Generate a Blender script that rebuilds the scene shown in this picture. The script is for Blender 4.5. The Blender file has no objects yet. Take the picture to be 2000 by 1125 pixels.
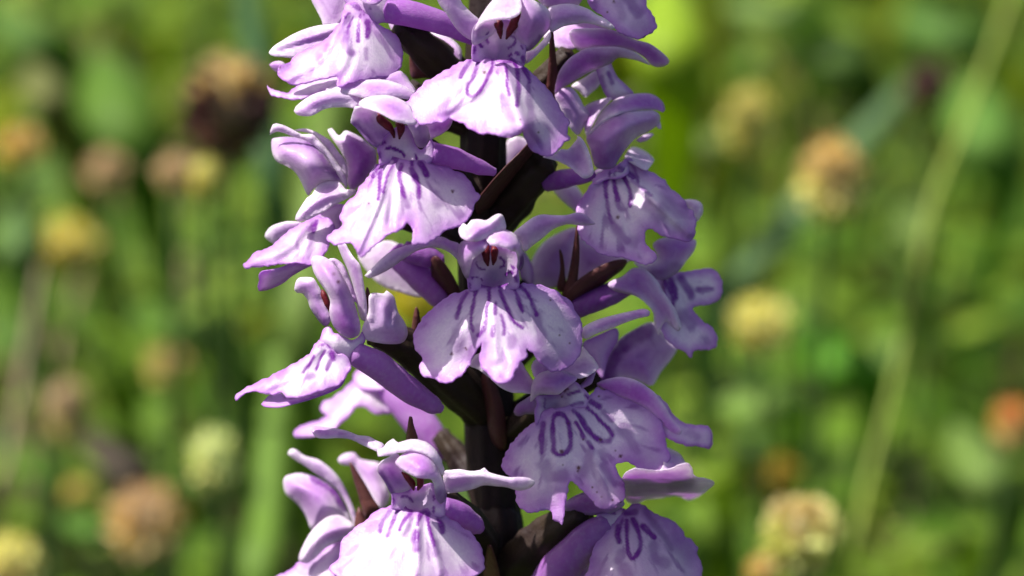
import bpy, math, random
import numpy as np
from mathutils import Vector, Matrix, noise as mnoise
from mathutils.geometry import delaunay_2d_cdt

random.seed(7)
RNG = np.random.default_rng(7)
scene = bpy.context.scene
COL = scene.collection

# ------------------------------------------------------------------ camera
PITCH = math.radians(24.0)          # the camera looks down at the flower
S = 0.0365e-3                       # metres per photo pixel in the plane of the stem
D = 0.200                           # camera to stem plane
H = 0.215                           # height of the middle of the spike above the ground
AR = Vector((1, 0, 0))
AF = Vector((0, math.cos(PITCH), -math.sin(PITCH)))
AU = Vector((0, math.sin(PITCH), math.cos(PITCH)))
ORG = Vector((0, 0, H))
CAM = ORG - AF * D

cam_data = bpy.data.cameras.new('camera')
cam = bpy.data.objects.new('camera', cam_data)
COL.objects.link(cam)
cam.matrix_world = Matrix((
    (AR.x, AU.x, -AF.x, CAM.x), (AR.y, AU.y, -AF.y, CAM.y),
    (AR.z, AU.z, -AF.z, CAM.z), (0, 0, 0, 1)))
cam_data.sensor_width = 36.0
cam_data.lens = 36.0 * D / (2000 * S)
cam_data.clip_start = 0.005
cam_data.clip_end = 500
cam_data.dof.use_dof = True
cam_data.dof.focus_distance = D - 270 * S
cam_data.dof.aperture_fstop = cam_data.lens / 4.2
cam_data.dof.aperture_blades = 0
scene.camera = cam

# ------------------------------------------------------------------ light
LR, LU, LF = 0.48, -0.82, 0.27      # travel of the sunlight: right, up, away from the lens
LDIR = (AR * LR + AU * LU + AF * LF).normalized()
sun_data = bpy.data.lights.new('sun', 'SUN')
sun_data.energy = 5.0
sun_data.angle = math.radians(0.53)
sun_data.color = (1.0, 0.965, 0.91)
sun = bpy.data.objects.new('sun', sun_data)
sun.rotation_euler = LDIR.to_track_quat('-Z', 'Y').to_euler()
sun.location = ORG - LDIR * 2
COL.objects.link(sun)

world = bpy.data.worlds.new('World')
scene.world = world
world.use_nodes = True
wn = world.node_tree.nodes
sky = wn.new('ShaderNodeTexSky')
sky.sky_type = 'NISHITA'
sky.sun_disc = False
sky.air_density = 0.8
sky.dust_density = 4.0
sky.ozone_density = 0.4
sky.sun_elevation = math.asin(-LDIR.z)
sky.sun_rotation = math.atan2(-LDIR.x, -LDIR.y)
bg = wn['Background']
bg.inputs['Strength'].default_value = 0.098
world.node_tree.links.new(sky.outputs[0], bg.inputs['Color'])

scene.view_settings.view_transform = 'Standard'
scene.view_settings.look = 'None'
scene.view_settings.gamma = 1.0
scene.view_settings.use_curve_mapping = False
scene.view_settings.exposure = 0.95
scene.cycles.use_denoising = True
scene.cycles.max_bounces = 10
scene.cycles.transmission_bounces = 6
scene.cycles.diffuse_bounces = 6


# ------------------------------------------------------------------ pixel helpers
def P(px, py, w):
    """photo pixel plus relief w (pixels towards the lens) -> world point"""
    px, py, w = 960 + (px - 960) * OFF[3] + OFF[0], py + OFF[1], w + OFF[2]
    dist = D - w * S
    k = dist / D * S
    return CAM + AF * dist + AR * ((px - 1000) * k) + AU * ((562.5 - py) * k)


OFF = [0, 0, 0, 1]                  # shift of the flower being built: right, down, relief, mirror


def at(px, py, dist):
    """photo pixel at a distance in metres"""
    k = dist / D * S
    return CAM + AF * dist + AR * ((px - 1000) * k) + AU * ((562.5 - py) * k)


def on_height(px, py, z):
    """where the ray through a pixel reaches height z above the ground"""
    a = at(px, py, 1.0) - CAM
    return CAM + a * ((z - CAM.z) / a.z)


def T(s):
    return [tuple(float(c) for c in p.split(',')) for p in s.split()]


# ------------------------------------------------------------------ materials
def new_mat(name):
    m = bpy.data.materials.new(name)
    m.use_nodes = True
    nt = m.node_tree
    nt.nodes.clear()
    return m, nt, nt.nodes, nt.links


def mixcol(nt, fac, a, b):
    n = nt.nodes.new('ShaderNodeMix')
    n.data_type = 'RGBA'
    for sock, v in ((n.inputs[0], fac), (n.inputs[6], a), (n.inputs[7], b)):
        if isinstance(v, (int, float)):
            sock.default_value = v
        elif isinstance(v, tuple):
            sock.default_value = (*v, 1.0)
        else:
            nt.links.new(v, sock)
    return n.outputs[2]


def math_node(nt, op, a, b=None, clamp=False):
    n = nt.nodes.new('ShaderNodeMath')
    n.operation = op
    n.use_clamp = clamp
    for sock, v in ((n.inputs[0], a), (n.inputs[1], b)):
        if v is None:
            continue
        if isinstance(v, (int, float)):
            sock.default_value = v
        else:
            nt.links.new(v, sock)
    return n.outputs[0]


def noise_tex(nt, vec, scale, detail=3.0, rough=0.55):
    n = nt.nodes.new('ShaderNodeTexNoise')
    n.inputs['Scale'].default_value = scale
    n.inputs['Detail'].default_value = detail
    n.inputs['Roughness'].default_value = rough
    nt.links.new(vec, n.inputs['Vector'])
    return n.outputs['Fac']


def petal_material():
    m, nt, N, L = new_mat('orchid_petal')
    out = N.new('ShaderNodeOutputMaterial')
    att = N.new('ShaderNodeAttribute')
    att.attribute_name = 'tone'
    sep = N.new('ShaderNodeSeparateColor')
    L.new(att.outputs['Color'], sep.inputs[0])
    tc = N.new('ShaderNodeTexCoord')
    obj = tc.outputs['Object']
    mark, pale, edge, speck = sep.outputs[0], sep.outputs[1], sep.outputs[2], att.outputs['Alpha']
    n1 = noise_tex(nt, obj, 420, 4)
    n2 = noise_tex(nt, obj, 2600, 3)
    n3 = noise_tex(nt, obj, 1300, 4)
    pale2 = math_node(nt, 'ADD', pale, math_node(nt, 'MULTIPLY', math_node(nt, 'SUBTRACT', n1, 0.5), 0.75), True)
    c = mixcol(nt, pale2, (0.535, 0.20, 0.635), (0.88, 0.79, 0.875))
    c = mixcol(nt, math_node(nt, 'MULTIPLY', edge, 0.55), c, (0.45, 0.15, 0.62))
    mk = math_node(nt, 'MULTIPLY', mark, math_node(nt, 'ADD', 0.45, math_node(nt, 'MULTIPLY', n3, 1.15)), True)
    c = mixcol(nt, mk, c, (0.195, 0.012, 0.31))
    c = mixcol(nt, math_node(nt, 'MULTIPLY', math_node(nt, 'SUBTRACT', n2, 0.45, True), 0.5), c, (0.88, 0.80, 0.93))  # pale grains: sparkle of the petal surface put into the colour
    c = mixcol(nt, speck, c, (0.10, 0.035, 0.02))
    vc = N.new('ShaderNodeTexVoronoi')
    vc.inputs['Scale'].default_value = 6500
    L.new(obj, vc.inputs['Vector'])
    vs = N.new('ShaderNodeSeparateColor')
    L.new(vc.outputs['Color'], vs.inputs[0])
    c = mixcol(nt, math_node(nt, 'MULTIPLY', vs.outputs[0], 0.15), c, (0.42, 0.16, 0.56))  # tint from cell to cell, glitter painted into the colour
    # fine cell relief that makes the lit surfaces glitter
    vor = N.new('ShaderNodeTexVoronoi')
    vor.inputs['Scale'].default_value = 9500
    L.new(obj, vor.inputs['Vector'])
    hgt = math_node(nt, 'MULTIPLY', vor.outputs['Distance'], 0.8)
    hgt = math_node(nt, 'ADD', hgt, math_node(nt, 'MULTIPLY', n1, 0.12))
    bump = N.new('ShaderNodeBump')
    bump.inputs['Strength'].default_value = 0.25
    bump.inputs['Distance'].default_value = 0.00012
    L.new(hgt, bump.inputs['Height'])
    pr = N.new('ShaderNodeBsdfPrincipled')
    pr.inputs['Roughness'].default_value = 0.36
    pr.inputs['Specular IOR Level'].default_value = 0.42
    pr.inputs['Sheen Weight'].default_value = 0.12
    pr.inputs['Sheen Roughness'].default_value = 0.4
    L.new(c, pr.inputs['Base Color'])
    L.new(bump.outputs[0], pr.inputs['Normal'])
    tr = N.new('ShaderNodeBsdfTranslucent')
    hs = N.new('ShaderNodeHueSaturation')
    hs.inputs['Saturation'].default_value = 1.2
    hs.inputs['Value'].default_value = 0.95
    L.new(c, hs.inputs['Color'])
    L.new(hs.outputs[0], tr.inputs['Color'])
    mx = N.new('ShaderNodeMixShader')
    mx.inputs[0].default_value = 0.48
    L.new(pr.outputs[0], mx.inputs[1])
    L.new(tr.outputs[0], mx.inputs[2])
    L.new(mx.outputs[0], out.inputs['Surface'])
    return m


def stem_material(name, c0, c1, scale, rough=0.5, bumpd=0.0002):
    m, nt, N, L = new_mat(name)
    out = N.new('ShaderNodeOutputMaterial')
    tc = N.new('ShaderNodeTexCoord')
    n1 = noise_tex(nt, tc.outputs['Object'], scale, 4)
    n2 = noise_tex(nt, tc.outputs['Object'], scale * 7, 3)
    ramp = N.new('ShaderNodeMapRange')
    ramp.inputs[1].default_value = 0.35
    ramp.inputs[2].default_value = 0.68
    L.new(n1, ramp.inputs[0])
    c = mixcol(nt, ramp.outputs[0], c0, c1)
    bump = N.new('ShaderNodeBump')
    bump.inputs['Strength'].default_value = 0.4
    bump.inputs['Distance'].default_value = bumpd
    L.new(n2, bump.inputs['Height'])
    pr = N.new('ShaderNodeBsdfPrincipled')
    pr.inputs['Roughness'].default_value = rough
    pr.inputs['Specular IOR Level'].default_value = 0.2
    L.new(c, pr.inputs['Base Color'])
    L.new(bump.outputs[0], pr.inputs['Normal'])
    L.new(pr.outputs[0], out.inputs['Surface'])
    return m


def leaf_material(name, ca, cb, cc, transl=0.4, scale=60, rough=0.6):
    """leaf stuff: colour varies from leaf to leaf and along each leaf"""
    m, nt, N, L = new_mat(name)
    out = N.new('ShaderNodeOutputMaterial')
    geo = N.new('ShaderNodeNewGeometry')
    rp = N.new('ShaderNodeValToRGB')
    rp.color_ramp.elements[0].color = (*ca, 1)
    rp.color_ramp.elements[1].color = (*cc, 1)
    e = rp.color_ramp.elements.new(0.55)
    e.color = (*cb, 1)
    L.new(geo.outputs['Random Per Island'], rp.inputs[0])
    tc = N.new('ShaderNodeTexCoord')
    n1 = noise_tex(nt, tc.outputs['Object'], scale, 3)
    c = mixcol(nt, math_node(nt, 'MULTIPLY', n1, 0.45), rp.outputs[0], cb)
    pr = N.new('ShaderNodeBsdfPrincipled')
    pr.inputs['Roughness'].default_value = rough
    pr.inputs['Specular IOR Level'].default_value = 0.25
    L.new(c, pr.inputs['Base Color'])
    tr = N.new('ShaderNodeBsdfTranslucent')
    hs = N.new('ShaderNodeHueSaturation')
    hs.inputs['Hue'].default_value = 0.485
    hs.inputs['Saturation'].default_value = 1.25
    hs.inputs['Value'].default_value = 1.5
    L.new(c, hs.inputs['Color'])
    L.new(hs.outputs[0], tr.inputs['Color'])
    mx = N.new('ShaderNodeMixShader')
    mx.inputs[0].default_value = transl
    L.new(pr.outputs[0], mx.inputs[1])
    L.new(tr.outputs[0], mx.inputs[2])
    L.new(mx.outputs[0], out.inputs['Surface'])
    return m


M_PETAL = petal_material()
M_STEM = stem_material('orchid_stem', (0.011, 0.005, 0.006), (0.022, 0.012, 0.008), 300, 0.65)
M_BRACT = stem_material('orchid_bract', (0.055, 0.017, 0.020), (0.095, 0.034, 0.030), 260, 0.45)
M_OVARY = stem_material('orchid_ovary', (0.017, 0.008, 0.009), (0.034, 0.022, 0.012), 330, 0.6)
M_SAC = stem_material('pollen_sac', (0.075, 0.006, 0.011), (0.14, 0.014, 0.018), 900, 0.35)
M_SOIL = stem_material('soil', (0.009, 0.008, 0.002), (0.016, 0.024, 0.003), 40, 1.0, 0.004)


# ------------------------------------------------------------------ mesh helpers
def link(name, mesh, parent=None):
    o = bpy.data.objects.new(name, mesh)
    COL.objects.link(o)
    if parent is not None:
        o.parent = parent
    return o


def make_mesh(name, verts, faces, mat, tone=None):
    me = bpy.data.meshes.new(name)
    me.from_pydata([tuple(v) for v in verts], [], [tuple(f) for f in faces])
    me.materials.append(mat)
    me.polygons.foreach_set('use_smooth', np.ones(len(me.polygons), dtype=bool))
    if tone is not None:
        a = me.attributes.new('tone', 'FLOAT_COLOR', 'POINT')
        a.data.foreach_set('color', np.asarray(tone, dtype=np.float32).ravel())
    me.update()
    return me


def catmull(pts, step, closed=True):
    p = np.asarray(pts, float)
    n = len(p)
    out = []
    rng = range(n if closed else n - 1)
    for i in rng:
        if closed:
            p0, p1, p2, p3 = p[(i - 1) % n], p[i], p[(i + 1) % n], p[(i + 2) % n]
        else:
            p0, p1, p2, p3 = p[max(i - 1, 0)], p[i], p[i + 1], p[min(i + 2, n - 1)]
        k = max(1, int(round(np.linalg.norm((p2 - p1)[:2]) / step)))
        for j in range(k):
            t = j / k
            out.append(0.5 * ((2 * p1) + (-p0 + p2) * t + (2 * p0 - 5 * p1 + 4 * p2 - p3) * t * t
                              + (-p0 + 3 * p1 - 3 * p2 + p3) * t ** 3))
    if not closed:
        out.append(p[-1])
    return np.array(out)


def seg_dist(q, a, b):
    d = b - a
    l2 = float(d @ d) + 1e-9
    t = np.clip(((q - a) @ d) / l2, 0, 1)
    return np.linalg.norm(q - (a + t[:, None] * d), axis=1)


def poly_dist(q, poly, closed):
    n = len(poly)
    best = np.full(len(q), 1e9)
    for i in range(n if closed else n - 1):
        best = np.minimum(best, seg_dist(q, poly[i], poly[(i + 1) % n]))
    return best


def inside(q, poly):
    x, y = q[:, 0], q[:, 1]
    res = np.zeros(len(q), bool)
    n = len(poly)
    for i in range(n):
        x1, y1 = poly[i]
        x2, y2 = poly[(i + 1) % n]
        c = ((y1 > y) != (y2 > y)) & (x < (x2 - x1) * (y - y1) / (y2 - y1 + 1e-12) + x1)
        res ^= c
    return res


def tps(pts, q, lam=0.002):
    """smooth relief through sparse depth points"""
    p = np.asarray(pts, float)
    n = len(p)
    if n == 1:
        return np.full(len(q), p[0, 2])
    sc = 100.0
    A = p[:, :2] / sc
    B = q / sc
    if n < 4:
        G = np.c_[np.ones(n), A]
        c, *_ = np.linalg.lstsq(G, p[:, 2], rcond=None)
        return np.c_[np.ones(len(B)), B] @ c

    def U(r2):
        return 0.5 * r2 * np.log(r2 + 1e-12)
    K = U(((A[:, None] - A[None]) ** 2).sum(-1)) + lam * np.eye(n)
    G = np.c_[np.ones(n), A]
    Mx = np.zeros((n + 3, n + 3))
    Mx[:n, :n] = K
    Mx[:n, n:] = G
    Mx[n:, :n] = G.T
    rhs = np.r_[p[:, 2], 0, 0, 0]
    c = np.linalg.solve(Mx, rhs)
    return U(((B[:, None] - A[None]) ** 2).sum(-1)) @ c[:n] + np.c_[np.ones(len(B)), B] @ c[n:]


def sm(x, a, b):
    t = np.clip((x - a) / (b - a), 0, 1)
    return t * t * (3 - 2 * t)


BASE = None      # foot of the orchid, set below
pc = [0]


def petal(name, parent, outline, depth, bulge=0.0, pale=0.35, marks=(), thick=7.5, grid=6.0,
          ruffle=2.0, fringe=0.0, purple=0.0, specks=(), folds=(), mat=None, edge_w=9.0, wave=3.0, tilt=0.27):
    """one petal: an outline with relief, real thickness and its own pigment marks"""
    pc[0] += 1
    seed = pc[0] * 17.3
    ol = T(outline) if isinstance(outline, str) else outline
    dp = [tuple(float(c) for c in p.split(',')) for p in depth.split()] if isinstance(depth, str) else depth
    oc = catmull(ol, grid)
    oc = np.array([oc[i] for i in range(len(oc)) if np.linalg.norm(oc[i] - oc[i - 1]) > 0.6])
    if fringe:
        d = np.roll(oc, -1, 0) - np.roll(oc, 1, 0)
        nn = np.c_[-d[:, 1], d[:, 0]] / (np.linalg.norm(d, axis=1)[:, None] + 1e-6)
        off = np.array([mnoise.noise(Vector((p[0] * 0.11, p[1] * 0.11, seed))) for p in oc]) * fringe
        oc = oc + nn * off[:, None]
    lo, hi = oc.min(0), oc.max(0)
    gx = np.arange(lo[0], hi[0], grid)
    gy = np.arange(lo[1], hi[1], grid * 0.866)
    g = np.array([(x + (grid / 2 if j % 2 else 0), y) for j, y in enumerate(gy) for x in gx]).reshape(-1, 2)
    g = g[inside(g, oc)]
    if len(g):
        g = g[poly_dist(g, oc, True) > grid * 0.55]
    pts = np.r_[oc, g]
    n_o = len(oc)
    res = delaunay_2d_cdt([Vector(p) for p in pts], [(i, (i + 1) % n_o) for i in range(n_o)], [], 1, 1e-4)
    q = np.array([tuple(v) for v in res[0]])
    faces = np.array([f for f in res[2] if len(f) == 3])
    # drop triangles outside of the outline
    cen = q[faces].mean(1)
    faces = faces[inside(cen, oc)]
    a, b, c = q[faces[:, 0]], q[faces[:, 1]], q[faces[:, 2]]
    ar = (b[:, 0] - a[:, 0]) * (c[:, 1] - a[:, 1]) - (b[:, 1] - a[:, 1]) * (c[:, 0] - a[:, 0])
    faces = faces[np.abs(ar) > 0.02]
    ar = ar[np.abs(ar) > 0.02]
    faces = np.where((ar > 0)[:, None], faces[:, ::-1], faces)   # y runs down: make fronts face the lens
    ed = poly_dist(q, oc, True)
    mx = max(ed.max(), 1e-3)
    e = ed / mx
    w = tps(dp, q)
    w = w + bulge * (0.45 * (1 - (1 - e) ** 2) + 0.55 * sm(e, 0, 1))
    low = np.array([mnoise.noise(Vector((p[0] * 0.018, p[1] * 0.018, seed))) for p in q])
    hif = np.array([mnoise.noise(Vector((p[0] * 0.06, p[1] * 0.06, seed + 5))) for p in q])
    w = w + wave * low + ruffle * 1.6 * hif * np.exp(-ed / 14.0)
    if name == 'lip' and len(dp) > 3:      # veins that fan out from the throat
        bx, by = dp[0][0], dp[0][1] - 12
        an = np.arctan2(q[:, 0] - bx, q[:, 1] - by)
        rd = np.hypot(q[:, 0] - bx, q[:, 1] - by)
        w = w + tilt * (q[:, 1] - dp[0][1])
        w = w + 1.1 * np.sin(an * 15 + low * 1.5 + seed) * sm(rd, 15, 70) + 0.35 * np.sin(an * 34 + hif) * sm(rd, 40, 110)
    for fl in folds:                       # (points, half width, height) ridges and furrows
        d = poly_dist(q, catmull(T(fl[0]), 6, False), False)
        w = w + fl[2] * np.exp(-(d / fl[1]) ** 2)
    mk = np.full(len(q), float(purple))
    for mkr in marks:
        pl = T(mkr[0])
        pl = catmull(pl, 6, False) if len(pl) > 1 else np.array([pl[0], (pl[0][0] + .5, pl[0][1])])
        hw = mkr[1] * 1.3
        st = mkr[2] if len(mkr) > 2 else 1.0
        d = poly_dist(q, pl, False)
        jit = 1 + 0.5 * hif + 0.35 * low
        mk = np.maximum(mk, st * (1 - sm(d, hw * 0.5 * jit, hw * (1.15 + (1 - st)) * jit)))
    if name == 'lip' and len(marks) > 4:   # fine broken streaks that fan out towards the margin
        st2 = np.array([mnoise.noise(Vector((a_ * 8.0 + seed, r_ * 0.016, 2.0))) + 0.5 * mnoise.noise(Vector((a_ * 19.0, r_ * 0.03, seed))) for a_, r_ in zip(an, rd)])
        mk = np.maximum(mk, 0.55 * sm(st2, 0.22, 0.5) * sm(rd, 50, 85) * sm(ed, 3, 14))
    sp = np.zeros(len(q))
    for sx, sy, sr in specks:
        sp = np.maximum(sp, 1 - sm(np.hypot(q[:, 0] - sx, q[:, 1] - sy), sr * 0.5, sr * 1.2))
    if name in ('lip', 'flower'):
        pl_ = np.clip(pale * (0.34 + 0.66 * sm(ed, 0, min(46, 0.62 * mx))) + 0.14 * low, 0, 1)
        eg = np.exp(-ed / min(edge_w, 0.2 * mx))
    else:                                  # sepals and petals: darker midrib and veins, pale thin rim
        ax = np.linalg.svd(oc - oc.mean(0), full_matrices=False)[2][0]
        u = (q - oc.mean(0)) @ ax
        u = u / (np.abs(u).max() + 1e-6) * (1 if pc[0] % 2 else -1)
        pl_ = np.clip(pale + 0.45 * low + 0.22 * u + 0.65 * np.exp(-ed / 7.0) - 0.04, 0, 1)
        eg = 0.45 * sm(e, 0.15, 1.0)
        vein = np.exp(-((e - 0.97) / 0.08) ** 2) * 0.34 + np.exp(-((e - 0.58) / 0.06) ** 2) * 0.20 + np.exp(-((e - 0.3) / 0.04) ** 2) * 0.10
        mk = np.maximum(mk, vein * (0.7 + 0.6 * hif))
    tone = np.c_[np.clip(mk, 0, 1), pl_, eg, sp]
    v3 = np.array([P(x, y, z) for (x, y), z in zip(q, w)]) - np.array(BASE)
    fn = np.cross(v3[faces[:, 1]] - v3[faces[:, 0]], v3[faces[:, 2]] - v3[faces[:, 0]])
    vn = np.zeros_like(v3)
    for k in range(3):
        np.add.at(vn, faces[:, k], fn)
    vn /= np.linalg.norm(vn, axis=1)[:, None] + 1e-20
    th = thick * S * (0.22 + 0.78 * sm(ed, 0, 16))
    back = v3 - vn * th[:, None]
    nv = len(v3)
    cnt = {}
    for f in faces:
        for k in range(3):
            cnt[(f[k], f[(k + 1) % 3])] = 1
    rim = [(i, j) for (i, j) in cnt if (j, i) not in cnt]
    allf = [tuple(f) for f in faces] + [tuple(f[::-1] + nv) for f in faces] + [(j, i, i + nv, j + nv) for i, j in rim]
    me = make_mesh(name, np.r_[v3, back], allf, mat or M_PETAL, np.r_[tone, tone])
    o = link(name, me, parent)
    return o


def tube(name, parent, pts, radii, mat, tone=None, seg=18, ridges=0, flat=1.0, base=True, lumps=0.0):
    """a tapering round part along relief points (x, y, w, radius in pixels)"""
    pp = np.array([tuple(P(*p)) for p in pts])
    return tube3(name, parent, pp, [r * S for r in radii], mat, tone, seg, ridges, flat, base, lumps)


def tube3(name, parent, pp, radii, mat, tone=None, seg=12, ridges=0, flat=1.0, base=True, lumps=0.0, n=24):
    pp = np.asarray(pp, float)
    m = len(pp)
    ts = np.linspace(0, m - 1, n)
    c, r = [], []
    for t in ts:
        i = min(int(t), m - 2)
        f = t - i
        p0, p1, p2, p3 = pp[max(i - 1, 0)], pp[i], pp[i + 1], pp[min(i + 2, m - 1)]
        c.append(0.5 * ((2 * p1) + (-p0 + p2) * f + (2 * p0 - 5 * p1 + 4 * p2 - p3) * f * f + (-p0 + 3 * p1 - 3 * p2 + p3) * f ** 3))
        ff = f * f * (3 - 2 * f)
        r.append(radii[i] * (1 - ff) + radii[i + 1] * ff)
    c = np.array(c)
    tg = np.gradient(c, axis=0)
    tg /= np.linalg.norm(tg, axis=1)[:, None] + 1e-20
    up = np.array(-AF)
    verts, faces = [], []
    seed = RNG.random() * 90
    for k in range(n):
        nz = up - tg[k] * (up @ tg[k])
        if np.linalg.norm(nz) < 1e-3:
            nz = np.array(AU) - tg[k] * (np.array(AU) @ tg[k])
        nz /= np.linalg.norm(nz)
        sx = np.cross(tg[k], nz)
        for j in range(seg):
            a = 2 * math.pi * j / seg
            rr = r[k] * (1 + (0.09 * math.cos(ridges * a + k * 0.15) if ridges else 0))
            if lumps:
                rr *= 1 + lumps * mnoise.noise(Vector((math.cos(a) * 1.3, math.sin(a) * 1.3, k * 0.35 + seed)))
            verts.append(c[k] + sx * math.cos(a) * rr + nz * math.sin(a) * rr * flat)
    for k in range(n - 1):
        for j in range(seg):
            j2 = (j + 1) % seg
            faces.append((k * seg + j, k * seg + j2, (k + 1) * seg + j2, (k + 1) * seg + j))
    verts.append(c[0] - tg[0] * r[0] * 0.45)
    verts.append(c[-1] + tg[-1] * r[-1] * 0.55)
    i0, i1 = len(verts) - 2, len(verts) - 1
    for j in range(seg):
        j2 = (j + 1) % seg
        faces.append((i0, j2, j))
        faces.append((i1, (n - 1) * seg + j, (n - 1) * seg + j2))
    verts = np.array(verts)
    if base:
        verts = verts - np.array(BASE)
    tn = None
    if tone is not None:
        tn = np.tile(np.array(tone, float), (len(verts), 1))
    return link(name, make_mesh(name, verts, faces, mat, tn), parent)


# ------------------------------------------------------------------ the setting
def grid_sheet():
    n = 60
    ax = np.sign(np.linspace(-1, 1, n)) * np.abs(np.linspace(-1, 1, n)) ** 4 * 60
    verts = [(x, y + 0.4, (0.006 * mnoise.noise(Vector((x * 9, y * 9, 1))) - 0.004) if abs(x) < 3 and abs(y) < 3 else -0.004) for y in ax for x in ax]
    faces = [(j * n + i, j * n + i + 1, (j + 1) * n + i + 1, (j + 1) * n + i) for j in range(n - 1) for i in range(n - 1)]
    return make_mesh('ground', verts, faces, M_SOIL)


ground = link('ground', grid_sheet())
ground['kind'] = 'structure'

# ------------------------------------------------------------------ the orchid
stem_pts = [(964, -460, 66), (962, -300, 54), (958, -160, 40), (952, 60, 30), (945, 250, 20), (942, 450, 8), (948, 650, -6), (957, 830, -20), (968, 1000, -34), (976, 1200, -60)]
low = P(976, 1200, -60)
foot = Vector((low.x + 0.004, low.y + 0.012, 0.0))
BASE = foot.copy()
orchid = bpy.data.objects.new('orchid', None)
orchid.location = BASE
COL.objects.link(orchid)
orchid['label'] = 'lilac spotted orchid spike with purple-streaked lips on a dark purple stem'
orchid['category'] = 'orchid'
sp = [tuple(P(*p)) for p in stem_pts]
for f in (0.3, 0.65, 1.0):
    q = low.lerp(foot, f)
    q.y -= 0.004 * math.sin(math.pi * f)
    sp.append(tuple(q))
tube3('stem', orchid, sp, [14 * S, 24 * S, 30 * S, 38 * S, 43 * S, 45 * S, 46 * S, 47 * S, 47 * S, 48 * S, 52 * S, 56 * S, 60 * S], M_STEM, seg=28, ridges=9, n=90, lumps=0.05)


def flower(throat=None, depth=None, marks=(), ovary=None, label=None, pale=0.95, specks=(), bulge=0.0):
    """a flower is its throat; lip, petals, sepals, spur and ovary hang on it"""
    f = petal('flower', orchid, throat, depth, bulge=bulge, pale=pale, marks=marks, grid=3.5, ruffle=0.6, wave=1.5, thick=10, edge_w=4, specks=specks)
    if ovary:
        tube('ovary', f, [o[:3] for o in ovary], [o[3] for o in ovary], M_OVARY, ridges=6, lumps=0.16, seg=30)
    return f


def lip(f, outline, depth, marks=(), pale=0.9, **k):
    k.setdefault('fringe', 3.2)
    k.setdefault('grid', 3.6)
    return petal('lip', f, outline, depth, pale=pale, marks=marks, **k)


def sac(f, *pts):
    tube('pollen_sac', f, [p[:3] for p in pts], [p[3] for p in pts], M_SAC, seg=12)


def spur(f, *pts, purple=0.34, pale=0.12):
    tube('spur', f, [p[:3] for p in pts], [p[3] for p in pts], M_PETAL, tone=(purple, pale, 0.3, 0), seg=20, lumps=0.07)


def bract(outline, depth, bulge=12):
    petal('bract', orchid, outline, depth, bulge=bulge, mat=M_BRACT, ruffle=0.5, wave=2, thick=12)


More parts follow.
